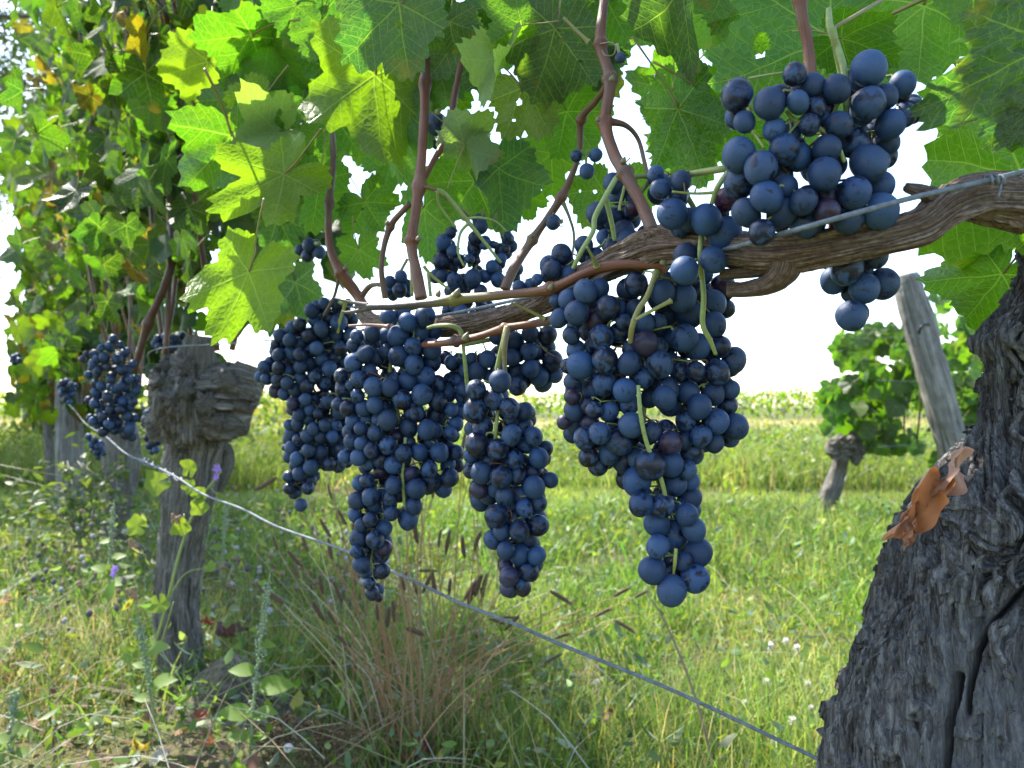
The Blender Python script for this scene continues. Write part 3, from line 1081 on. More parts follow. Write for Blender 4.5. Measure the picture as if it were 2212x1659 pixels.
def cane(parent, path, col, nodes=(), name='shoot', ns=14, n=None, mat=None, taper=True):
    """path rows (px,py,depth,width px); nodes are path indices where the cane swells"""
    a = np.array([(*P(x, y, d), 0.44 * w * d / FPX) for x, y, d, w in path], float)
    n = n or 16 * (len(path) - 1) + 1
    c = spline(a, n)
    t = np.linspace(0, len(path) - 1, n)
    for k in nodes:
        c[:, 3] *= 1 + 0.50 * np.exp(-((t - k) / 0.085) ** 2) + 0.14 * np.exp(-((t - k) / 0.3) ** 2)

    def disp(th, s, pos, rad):
        return rad * (0.09 * vnoise(np.stack([np.cos(th) * 3, np.sin(th) * 3, s * 40], -1)) + 0.16 * fbm(np.stack([np.cos(th), np.sin(th), s * 70], -1), 2))
    V, Q, T = tube_arrays(c[:, :3], c[:, 3], ns, True, disp)
    cc = np.array(col, float)
    if cc.ndim == 2:                                # colour per path row
        q = np.stack([np.interp(t, range(len(path)), cc[:, i]) for i in range(3)], -1)
        C = np.vstack([np.repeat(q, ns, 0), q[:1], q[-1:]])
    else:
        C = np.broadcast_to(cc, V.shape)
    return add(name, mesh_from(name, V, [Q, T], True, [mat or M_CANE], col=C, flow=flow_of(c[:, :3], ns)), parent)


def bud(parent, px, py, d, size, col=(0.16, 0.14, 0.06)):
    B = Bag()
    a, b = P(px, py, d), P(px + size * 0.4, py - size, d - 0.002)
    B.tube([a, a.lerp(b, 0.4), b], [size * d / FPX * 0.42, size * d / FPX * 0.45, 0.0003], 7, 8, col)
    return add('bud', B.mesh('bud', M_STALK), parent)


cane(near, [(1720, -260, .42, 26), (1722, -120, .41, 26), (1728, 0, .40, 26), (1745, 100, .40, 27), (1758, 212, .40, 30), (1776, 265, .402, 27), (1792, 310, .405, 24), (1800, 420, .412, 24), (1802, 520, .418, 26)], RED, (2, 4))
cane(near, [(1757, 210, .40, 20), (1735, 214, .398, 15), (1700, 223, .397, 10)], RED)
cane(near, [(1310, -150, .60, 22), (1305, 0, .585, 23), (1297, 95, .575, 24), (1318, 172, .565, 26), (1307, 262, .56, 27), (1325, 330, .545, 27), (1350, 375, .53, 28), (1385, 440, .515, 29), (1410, 500, .50, 32)], [GREYR, GREYR, RED, GREYR, RED, RED, GREYR, RED, GREYR], (2, 3, 4, 6))
cane(near, [(1318, 172, .567, 18), (1290, 215, .60, 17), (1256, 258, .63, 19), (1250, 335, .64, 13), (1213, 425, .65, 18), (1150, 518, .66, 18), (1110, 580, .655, 22), (1090, 625, .65, 25)], [RED, GREYR, GREYR, GREYR, GREYR, GREYR, GREYR, GREYR], (2, 4, 5))
cane(near, [(1213, 430, .65, 13), (1230, 470, .65, 8), (1240, 510, .65, 7), (1235, 560, .65, 6)], (0.20, 0.20, 0.08))
cane(near, [(1307, 262, .56, 22), (1350, 270, .565, 13), (1378, 300, .57, 11), (1392, 350, .57, 11), (1402, 390, .57, 9)], [RED, GREYR, GREYR, PALE, PALE])
cane(near, [(925, -160, .74, 20), (920, 0, .73, 21), (918, 180, .71, 22), (915, 270, .70, 22), (905, 403, .69, 24), (890, 520, .685, 24), (898, 580, .68, 27), (910, 645, .675, 31)], [RED] * 8, (2, 4, 5))
cane(near, [(1005, 90, .78, 14), (985, 190, .75, 16), (968, 285, .73, 15), (935, 350, .71, 14), (908, 400, .695, 15)], RED, (2,))
cane(near, [(905, 403, .69, 14), (925, 405, .685, 9), (944, 410, .68, 8)], RED)
cane(near, [(885, 440, .72, 16), (843, 490, .735, 15), (824, 570, .74, 15), (832, 645, .745, 16)], GREYR, (1,))
cane(near, [(725, 180, .90, 12), (716, 250, .885, 13), (720, 340, .87, 15), (711, 440, .86, 17), (712, 530, .84, 18), (737, 590, .83, 24), (775, 642, .83, 26), (800, 690, .80, 24)], [(0.2, 0.2, 0.07), (0.2, 0.2, 0.07), GREYR, GREYR, RED, RED, RED, GREYR], (3, 5))
cane(near, [(778, 645, .83, 17), (800, 618, .82, 13), (830, 617, .80, 11), (852, 630, .79, 10)], GREYR)
cane(near, [(735, 585, .83, 10), (722, 640, .84, 9), (700, 680, .85, 8)], (0.12, 0.085, 0.06))
# the pruned cane laid across the front and the one below it
cane(near, [(1440, 578, .497, 26), (1400, 570, .50, 26), (1290, 580, .515, 26), (1190, 624, .535, 24), (1090, 637, .555, 22), (985, 647, .575, 24), (930, 655, .585, 21), (850, 662, .60, 17), (790, 664, .612, 17)],
     [RED, RED, RED, RED, (0.15, 0.075, 0.03), (0.17, 0.15, 0.03), (0.10, 0.075, 0.05), (0.045, 0.035, 0.035), (0.06, 0.05, 0.045)], (0, 3, 5), 'pruned_cane')
for pts in ([(795, 660, .611, 14), (770, 655, .613, 9), (745, 650, .615, 6), (722, 644, .617, 3)], [(795, 666, .611, 15), (770, 672, .614, 10), (750, 675, .616, 8), (738, 673, .617, 5)], [(790, 663, .611, 8), (765, 664, .612, 5), (748, 662, .613, 2)]):
    cane(near, pts, (0.11, 0.090, 0.075), (), 'split_end', 7)
cane(near, [(1200, 690, .57, 24), (1150, 700, .575, 20), (1090, 710, .585, 19), (1030, 728, .60, 18), (985, 737, .61, 22), (955, 742, .62, 18), (915, 745, .64, 14)], [(0.17, 0.13, 0.09), RED, RED, RED, (0.12, 0.06, 0.05), RED, RED], (2, 4), 'pruned_cane')
cane(near, [(1000, 735, .61, 12), (992, 712, .61, 13), (970, 703, .61, 12), (940, 704, .62, 10), (925, 708, .63, 9)], (0.23, 0.27, 0.09), (), 'cut_stem')
for pts, c in (([(1178, 690, .57, 10), (1150, 675, .57, 8), (1104, 654, .57, 7)], (0.30, 0.28, 0.08)), ([(1450, 650, .49, 10), (1410, 670, .488, 9), (1374, 690, .485, 9)], (0.36, 0.36, 0.12)),
               ([(840, 706, .62, 9), (800, 702, .625, 7), (753, 704, .63, 7)], (0.33, 0.17, 0.12)), ([(1272, 92, .57, 11), (1245, 66, .57, 9), (1217, 38, .57, 8)], (0.27, 0.25, 0.08)),
               ([(1290, 575, .512, 12), (1280, 555, .505, 8), (1268, 533, .50, 7)], (0.26, 0.30, 0.08))):
    cane(near, pts, c, (0,), 'cut_stem', 8)
for b in ((985, 640, .57, 18), (1188, 626, .53, 15), (1432, 572, .49, 20), (945, 640, .575, 14), (1320, 175, .555, 14), (1290, 262, .55, 12), (1345, 352, .53, 14), (903, 520, .675, 14), (1148, 512, .65, 12), (1004, 735, .60, 18), (745, 582, .82, 12), (835, 485, .73, 10)):
    bud(near, *b)
# tendrils
for pts in ([(1297, 95, .57, 5), (1318, 92, .56, 4), (1330, 100, .555, 4), (1325, 118, .553, 4), (1308, 120, .555, 4), (1300, 108, .56, 3)], [(1205, 485, .65, 3), (1215, 490, .65, 2), (1212, 478, .65, 2), (1222, 470, .65, 2)],
            [(1165, 740, .60, 3), (1175, 755, .60, 3), (1190, 765, .60, 3), (1212, 775, .60, 2)]):
    cane(near, pts, (0.22, 0.17, 0.08), (), 'tendril', 6)

# wires
wire = Bag().tube([P(*q) for q in [(2420, 318, .40), (2212, 370, .388), (2140, 388, .384), (1960, 430, .375), (1800, 474, .370), (1700, 502, .385), (1580, 535, .44), (1490, 556, .49), (1300, 603, .535), (1150, 640, .585), (945, 683, .67), (720, 722, .95), (500, 742, 1.36), (330, 757, 1.60)]]
                  + [Vector((row_x(y), y, 0.72)) for y in (2.4, 3.4, 4.9, 7, 11)], 0.0013, 8, 200)
tag(add('trellis_wire', wire.mesh('trellis_wire', M_WIRE)), 'taut galvanised wire running above the old vine arm', 'wire')
wire2 = Bag().tube([P(*q) for q in [(2000, 1745, .50), (1800, 1655, .53), (1450, 1490, .56), (1210, 1392, .585), (1100, 1343, .60), (1000, 1305, .63), (900, 1258, .68), (820, 1222, .73), (720, 1180, .79), (600, 1138, .86), (520, 1098, .93), (440, 1068, 1.02), (380, 1030, 1.12), (320, 1000, 1.28), (270, 978, 1.5), (225, 940, 1.85), (185, 915, 2.3), (160, 885, 3.0), (142, 868, 4.4)]], 0.0014, 8, 260)
lower = thing('trellis_wire', 'slack lower wire crossing the foreground from the old trunk to a far post', 'wire', P(1100, 1343, .60))
add('wire', wire2.mesh('wire', M_WIRE), lower)
cb = Bag()
ax = [Vector(q) for q in spline([tuple(P(300, 992, 1.36)), tuple(P(330, 1004, 1.26)), tuple(P(395, 1040, 1.11))], 60)]
cb.tube([a + Vector((0, math.cos(k * 0.9), math.sin(k * 0.9))) * (0.0055 if 14 < k < 30 else 0.0034) for k, a in enumerate(ax)], 0.0016, 7, 240)
add('wire_twist', cb.mesh('wire_twist', M_WIRE), lower)
tb = Bag()
c0 = P(2140, 388, .384)
tb.tube([c0 + Vector((0.0006 * k - 0.002, 0.0022 * math.cos(k * 1.3), 0.0022 * math.sin(k * 1.3))) for k in range(16)] + [c0 + Vector((0.001, -0.004, -0.010))], 0.0006, 5, 80)
tag(add('wire_tie', tb.mesh('wire_tie', M_WIRE)), 'thin twisted wire tie wrapped round the upper wire at the right', 'wire tie')

# ------------------------------------------------------------------ grape bunches
def z5(l): return [(513 + x * .3418, 540 + y * .3418, d * .3418, *k) for x, y, d, *k in l]
def z6(l): return [(1080 + x * .3418, 486 + y * .3418, d * .3418, *k) for x, y, d, *k in l]
def z3(l): return [(1404 + x * .3652, y * .3652, d * .3652, *k) for x, y, d, *k in l]
def z4(l): return [(1188 + x * .1953, 378 + y * .1953, d * .1953, *k) for x, y, d, *k in l]
def zt(l): return [(702 + x * .2441, 486 + y * .2441, d * .2441, *k) for x, y, d, *k in l]
def z7(l): return [(1674 + x * .2442, 486 + y * .2442, d * .2442, *k) for x, y, d, *k in l]
def zb(l): return [(540 + x * .3489, 1080 + y * .3489, d * .3489, *k) for x, y, d, *k in l]
def zc(l): return [(1188 + x * .3814, 1026 + y * .3814, d * .3814, *k) for x, y, d, *k in l]
def zl(l): return [(x * .3418, 540 + y * .3418, d * .3418, *k) for x, y, d, *k in l]


U = z3([(1294, 965, 205), (655, 995, 182), (525, 915, 182), (1030, 1030, 185), (1210, 1140, 180), (1293, 613, 185), (792, 887, 168), (1207, 845, 165), (1045, 880, 160), (515, 566, 178), (708, 614, 178), (1294, 405, 196),
        (1105, 525, 155), (1495, 497, 148), (1422, 737, 165), (532, 1080, 185), (690, 1165, 175), (567, 1255, 160), (660, 1375, 150), (780, 1260, 165), (910, 1190, 145), (910, 1320, 160), (800, 1110, 145), (1060, 1170, 130),
        (1360, 1250, 200), (1175, 1295, 170), (1360, 1100, 160), (735, 765, 130), (560, 722, 118), (855, 440, 135), (960, 505, 140), (875, 605, 130), (1390, 570, 140), (1505, 680, 130), (1400, 840, 145), (1260, 660, 150),
        (880, 930, 150), (1000, 930, 130), (945, 740, 120), (1115, 740, 150), (1310, 800, 130), (1050, 1250, 140), (830, 790, 120), (1240, 480, 120), (1480, 560, 110), (980, 640, 120), (1000, 1130, 120)])
U2 = z3([(132, 1265, 165), (333, 1300, 165), (60, 1118, 107), (185, 1070, 110), (445, 1385, 175), (450, 1180, 135, 'p'), (555, 1450, 140), (35, 1030, 90), (160, 1160, 120), (420, 1260, 90, 'p'), (230, 1300, 120), (180, 1345, 110), (375, 1537, 140), (205, 1600, 150)])
R = z6([(950, 1515, 175), (510, 885, 158), (665, 855, 155), (815, 875, 140), (1010, 880, 155), (920, 750, 150), (640, 710, 140), (612, 605, 145), (685, 525, 140), (485, 555, 140), (540, 420, 140), (630, 400, 115), (860, 375, 140),
        (1030, 425, 135), (1150, 460, 165), (1195, 562, 162), (1060, 560, 150), (1340, 497, 162), (1410, 395, 148), (1355, 630, 140), (1165, 715, 160), (1425, 530, 110), (1250, 770, 155), (1395, 770, 120), (1478, 855, 145), (1370, 930, 145),
        (1235, 925, 115), (1345, 1065, 135), (1455, 1040, 110), (1260, 1150, 140), (1435, 1140, 120), (1180, 1240, 125), (1370, 1243, 140, 'k'), (1490, 1275, 145, 'k'), (1270, 1335, 130), (1355, 1380, 110, 'k'), (1450, 1340, 120, 'k'), (1040, 1095, 135),
        (1190, 1060, 130), (1135, 925, 110), (905, 965, 120), (790, 1045, 140), (660, 1000, 145), (600, 1040, 150), (595, 1170, 100), (690, 1180, 110, 'k'), (555, 1130, 90), (830, 1265, 145), (955, 1310, 120), (755, 1370, 150), (630, 1315, 125), (535, 1350, 125),
        (560, 1465, 120, 'k'), (620, 1520, 120, 'k'), (690, 1445, 120), (790, 1495, 145), (1075, 1375, 135), (1080, 1510, 140), (1160, 1360, 110), (1215, 1440, 130), (1185, 1550, 110), (865, 1620, 165), (1110, 1640, 130), (1200, 1620, 110), (800, 1600, 120),
        (455, 990, 100, 'k'), (455, 1085, 90, 'm'), (470, 1170, 120, 'k'), (405, 1245, 85, 'm'), (470, 1255, 110, 'k'), (455, 1320, 100, 'k'), (430, 890, 90, 'k'), (430, 470, 115), (355, 480, 80), (375, 590, 110), (450, 700, 100), (560, 680, 110), (480, 790, 110),
        (590, 760, 100), (750, 680, 110), (830, 790, 110), (780, 610, 90), (910, 620, 120), (1000, 620, 100), (600, 500, 110), (1170, 300, 150), (1350, 222, 145)]) + \
    zc([(515, 165, 125), (635, 175, 125), (605, 275, 130), (775, 225, 115), (695, 340, 155), (815, 310, 125), (610, 405, 120), (840, 440, 140), (580, 540, 145), (690, 655, 150, 'k'), (820, 585, 145, 'k'), (755, 490, 90), (700, 570, 90), (790, 130, 120), (715, 60, 115), (660, 20, 100), (740, 400, 100)])
M = z5([(1660, 830, 132), (1508, 885, 115), (1620, 945, 118), (1505, 1012, 140), (1720, 1002, 115), (1815, 1020, 105), (1550, 1120, 125), (1490, 1130, 100), (1840, 1030, 80), (1730, 1075, 90), (1515, 1230, 140), (1645, 1265, 128), (1730, 1172, 118), (1870, 1180, 110), (1820, 1235, 90),
        (1750, 1320, 110), (1905, 1315, 115), (1945, 1255, 90), (1540, 1410, 125), (1665, 1437, 132), (1770, 1420, 105), (1870, 1405, 115), (1875, 1500, 125), (1978, 1455, 90), (1525, 1510, 110), (1590, 1550, 110), (1690, 1557, 115), (1795, 1555, 110), (1890, 1565, 110), (1470, 1400, 80), (1475, 1300, 90), (1600, 1330, 90), (1650, 1360, 90)]) + \
    zb([(1525, 100, 130), (1668, 193, 115), (1785, 157, 120), (1560, 195, 100), (1505, 245, 105), (1585, 315, 105), (1668, 340, 120), (1775, 345, 105), (1720, 240, 105), (1425, 10, 110), (1590, 30, 100), (1700, 50, 100), (1790, 20, 90), (1605, 475, 110, 'm'), (1585, 415, 85, 'm'), (1730, 445, 110), (1680, 520, 70), (1595, 550, 90, 'm'), (1690, 545, 90, 'm'), (1770, 400, 80), (1640, 120, 100), (1700, 110, 90)])
L = z5([(1185, 420, 125), (1075, 455, 105), (1155, 515, 105), (1015, 545, 125), (1040, 395, 100), (950, 420, 90), (940, 540, 90), (1240, 520, 90), (1225, 625, 120), (1110, 610, 105), (1020, 670, 120), (940, 640, 90), (1230, 710, 110), (1115, 725, 110), (1190, 800, 110), (1080, 830, 115), (990, 830, 110), (1165, 915, 122),
        (1040, 945, 108), (860, 865, 112), (965, 870, 100), (1265, 845, 100), (1320, 905, 120), (1265, 960, 110), (1115, 1022, 120), (1255, 1040, 118), (870, 980, 100), (800, 1000, 100), (950, 1075, 115), (895, 1070, 90), (1080, 1120, 115), (1195, 1135, 110), (1250, 1140, 90), (1300, 1150, 100), (950, 1235, 100), (1010, 1180, 100, 'm'),
        (870, 1160, 90), (1050, 1285, 105), (1150, 1280, 100), (1275, 1280, 110), (1380, 1280, 90), (985, 1358, 105), (910, 1325, 105), (1345, 1160, 80), (1210, 1385, 100), (1340, 1440, 110), (1330, 1360, 90), (1225, 1455, 110), (1130, 1510, 120), (985, 1490, 100), (905, 1400, 90, 'm'), (1095, 1415, 90, 'm'), (975, 1400, 100), (1300, 1510, 100),
        (1205, 1500, 80), (820, 1460, 90), (840, 1560, 100), (960, 1570, 90), (860, 1615, 95), (755, 1585, 100), (770, 1480, 80), (1115, 1620, 100), (755, 545, 80), (850, 520, 90), (810, 655, 100), (730, 710, 100), (880, 680, 100), (770, 815, 105), (835, 765, 90), (655, 795, 85), (665, 880, 90), (735, 600, 80), (635, 975, 75), (695, 1000, 90),
        (760, 920, 80), (720, 850, 70), (925, 990, 80), (820, 1070, 90), (730, 1080, 90), (780, 1130, 80), (715, 1210, 80), (780, 1225, 80), (680, 1305, 80), (765, 1310, 95), (850, 1270, 95), (740, 1240, 80), (830, 1350, 80), (1380, 1100, 90), (1400, 1020, 100), (1330, 1250, 80), (1350, 1010, 80), (1390, 1360, 80)]) + \
    zb([(665, 10, 100), (760, 40, 95), (875, 85, 85), (980, 120, 115), (650, 90, 80), (745, 125, 85), (690, 155, 75), (675, 235, 105), (775, 248, 105), (830, 175, 95), (655, 320, 70), (710, 310, 78), (830, 300, 95), (690, 398, 105), (720, 455, 70), (820, 440, 88), (800, 345, 70), (740, 515, 70), (755, 575, 80), (795, 605, 50), (1010, 20, 85)])
F = z5([(470, 385, 85), (550, 340, 70), (640, 460, 100), (530, 500, 90), (630, 540, 85), (580, 430, 80), (395, 470, 75), (345, 490, 75), (330, 570, 80), (270, 540, 80), (290, 540, 70), (455, 540, 90), (400, 590, 75), (570, 570, 80), (500, 620, 80), (395, 660, 80), (260, 665, 75), (335, 655, 80), (240, 600, 60), (170, 740, 75), (205, 705, 60), (260, 745, 80),
        (320, 770, 75), (400, 740, 80), (455, 720, 80), (580, 750, 90), (530, 690, 80), (610, 680, 80), (540, 650, 60), (490, 800, 80), (545, 840, 90), (440, 860, 85), (400, 810, 80), (315, 840, 75), (255, 820, 80), (185, 815, 70), (140, 800, 60), (365, 885, 85), (295, 910, 75), (240, 890, 80, 'm'), (600, 850, 80), (430, 945, 70), (350, 970, 75, 'm'),
        (345, 1010, 65, 'm'), (570, 960, 80), (510, 1035, 60), (460, 1010, 70), (390, 1040, 75), (450, 1065, 75), (380, 1100, 75), (325, 1105, 60), (345, 1155, 85), (480, 1130, 70), (445, 1175, 85), (550, 1110, 70), (390, 1200, 75), (530, 1180, 80), (345, 1255, 85), (450, 1265, 80), (525, 1280, 90), (375, 1320, 80), (300, 1250, 40), (465, 1375, 90), (370, 1355, 80),
        (515, 1340, 75), (395, 1412, 90), (325, 1432, 70), (455, 1460, 85), (490, 1430, 60), (360, 1465, 80), (445, 1505, 75), (325, 1510, 65), (360, 1535, 70), (400, 1612, 75, 'k'), (580, 1355, 75), (640, 1360, 80), (660, 1260, 70), (600, 1180, 70), (620, 1110, 70), (640, 1030, 80), (700, 1160, 80), (680, 400, 80), (720, 440, 80), (620, 340, 70), (500, 350, 60), (700, 340, 60), (650, 620, 90), (670, 700, 90), (720, 540, 90), (740, 620, 85), (720, 760, 85), (700, 850, 85), (660, 950, 85), (700, 1020, 85), (690, 1100, 85), (600, 950, 80), (640, 1190, 80), (660, 1290, 75), (610, 1270, 75), (690, 1340, 70), (740, 920, 80), (740, 1000, 80), (560, 1180, 75), (590, 1240, 75)])
N = z5([(1840, 640, 110), (1755, 580, 105), (1850, 750, 105), (1580, 690, 100), (1515, 770, 105), (1690, 620, 90), (1640, 550, 90), (1850, 530, 100), (1735, 680, 100), (1960, 540, 110), (1990, 700, 120), (1905, 800, 110), (1770, 860, 110), (1930, 840, 110), (2010, 790, 90), (1760, 770, 100), (1480, 690, 80), (1440, 760, 80), (1430, 880, 90), (1350, 710, 80), (1400, 690, 70),
        (1350, 820, 90), (1420, 930, 80), (1660, 760, 90), (1590, 800, 80), (1960, 620, 100), (1310, 680, 80), (1400, 830, 80)])
Tt = zt([(1050, 155, 130), (1040, 215, 95), (1130, 230, 95), (1030, 315, 135), (1110, 365, 140), (1035, 455, 110), (1145, 495, 130), (1310, 475, 150), (1420, 455, 100), (1530, 485, 120), (1415, 175, 85), (1490, 175, 60), (1605, 215, 65, 'm'), (1620, 100, 75), (1325, 120, 110), (1380, 20, 110), (1320, 215, 120), (1555, 220, 110), (1650, 190, 100), (1560, 300, 90), (1480, 370, 110), (1280, 300, 80),
         (1360, 320, 40, 'm'), (1280, 355, 40, 'g'), (1215, 540, 130), (1180, 310, 100), (1120, 60, 80), (1130, 600, 110), (1380, 590, 110), (1200, 770, 120), (1160, 720, 110), (1090, 750, 100), (1400, 760, 120), (1310, 800, 80), (1280, 520, 110), (1700, 390, 110), (1690, 470, 80), (1250, 640, 100), (1380, 690, 90)])
Qb = z4([(1350, 430, 310), (1220, 155, 200), (1445, 70, 200), (870, 735, 230), (810, 625, 220), (690, 800, 180), (700, 90, 200), (740, 240, 160), (530, 430, 230), (700, 480, 220), (1410, 240, 240), (1160, 40, 150), (930, 370, 170), (1050, 640, 150), (1020, 720, 140)])[1:] + \
    z6([(390, 185, 118), (330, 285, 112), (530, 130, 110), (430, 320, 110), (300, 245, 70), (235, 345, 70), (195, 380, 80), (120, 395, 80), (600, 205, 110), (300, 320, 80)])
Sb = zt([(675, 455, 100), (660, 575, 125), (575, 500, 90), (570, 580, 90), (720, 520, 80), (600, 620, 90), (730, 600, 80), (640, 520, 80)])
H = z7([(675, 805, 240), (635, 385, 255), (790, 560, 235), (960, 520, 240), (520, 490, 215), (885, 280, 200), (680, 600, 160), (800, 400, 120), (520, 290, 130), (760, 240, 150), (760, 640, 130), (600, 220, 120)])
K1 = zl([(660, 680, 60), (740, 690, 65), (770, 760, 60), (715, 560, 50), (760, 600, 45), (800, 790, 55), (680, 740, 45), (760, 860, 55), (640, 860, 55), (680, 930, 60), (790, 870, 55), (730, 880, 55), (600, 970, 60), (650, 1050, 55), (590, 1080, 50), (620, 1105, 55), (690, 1100, 65), (760, 1010, 60), (800, 1050, 60), (840, 960, 55), (780, 960, 60),
         (820, 1130, 60), (790, 1170, 60), (650, 1150, 60), (720, 1140, 55), (850, 1060, 50), (570, 1060, 45), (700, 1010, 60), (640, 1000, 55), (560, 950, 45), (600, 900, 50), (820, 820, 50), (860, 890, 50), (870, 810, 45), (620, 760, 50), (560, 790, 45), (520, 690, 40, 'm'), (545, 655, 35, 'm'), (690, 600, 45), (640, 620, 45), (800, 640, 45), (840, 720, 45), (610, 690, 45), (830, 1180, 55), (745, 1090, 55), (700, 820, 50)])
K2 = zl([(960, 1010, 45, 'm'), (920, 1070, 50, 'm'), (1000, 1050, 45, 'm'), (960, 1110, 45), (1010, 1110, 40), (950, 1160, 45), (990, 1190, 45), (930, 1190, 40), (990, 1140, 40), (960, 1220, 45), (1000, 1215, 40), (940, 1240, 40), (985, 1265, 40), (960, 1275, 35), (910, 1100, 40, 'm'), (1030, 1060, 40), (1000, 1000, 40, 'm'), (930, 1030, 40)])
K3 = zl([(560, 1180, 40), (600, 1200, 40), (580, 1230, 40), (620, 1240, 40), (640, 1260, 38), (610, 1280, 38), (590, 1265, 36), (640, 1220, 36), (655, 1285, 34), (620, 1310, 34), (575, 1200, 36)])
K4 = zl([(390, 840, 36), (420, 830, 36), (450, 850, 36), (400, 880, 36), (430, 890, 36), (460, 880, 36), (390, 910, 34), (420, 930, 34), (450, 920, 34), (475, 860, 34), (410, 950, 32), (440, 960, 32), (470, 910, 32), (380, 860, 34)])
K5 = zl([(1000, 560, 50), (1050, 550, 55), (1010, 610, 50), (1060, 600, 55), (1110, 560, 50), (1100, 610, 50), (1030, 580, 50), (1150, 540, 50), (1080, 640, 45), (1130, 590, 45), (980, 590, 45)])
K6 = zl([(85, 680, 36), (110, 670, 36), (120, 700, 36), (95, 710, 36), (75, 700, 32), (105, 690, 34)])
SKIN = {'': (0.006, 0.007, 0.018), 'k': (0.008, 0.005, 0.010), 'm': (0.026, 0.010, 0.022), 'p': (0.060, 0.018, 0.045), 'g': (0.10, 0.16, 0.03)}


def grape_mesh(lod, name='grape'):
    import bmesh
    bm = bmesh.new()
    bmesh.ops.create_icosphere(bm, subdivisions=lod, radius=1.0)
    for v in bm.verts:
        n = v.co.normalized()
        k = 1 + 0.018 * math.sin(n.x * 2.3 + 1) * math.cos(n.y * 2.9) + 0.012 * math.sin(n.z * 4)
        v.co = n * k
        v.co.z *= 1.03
        if n.z < -0.985:
            v.co.z += 0.02
    me = bpy.data.meshes.new(name)
    bm.to_mesh(me)
    bm.free()
    me.materials.append(M_GRAPE)
    me.polygons.foreach_set('use_smooth', np.ones(len(me.polygons), dtype=bool))
    return me


GRAPE = {3: grape_mesh(4), 2: grape_mesh(3), 1: grape_mesh(2)}


def shrivel_mesh():
    import bmesh
    bm = bmesh.new()
    bmesh.ops.create_icosphere(bm, subdivisions=4, radius=1.0)
    for v in bm.verts:
        p = np.array(v.co)[None]
        v.co = v.co * float(1 - 0.10 * np.abs(vnoise(p * np.array([3, 3, 1.2]) + 2))[0] * 2 + 0.05 * vnoise(p * 7)[0])
    me = bpy.data.meshes.new('grape')
    bm.to_mesh(me)
    bm.free()
    me.materials.append(M_GRAPE)
    me.polygons.foreach_set('use_smooth', np.ones(len(me.polygons), dtype=bool))
    return me


SHRIV = shrivel_mesh()
placed = np.zeros((0, 4))


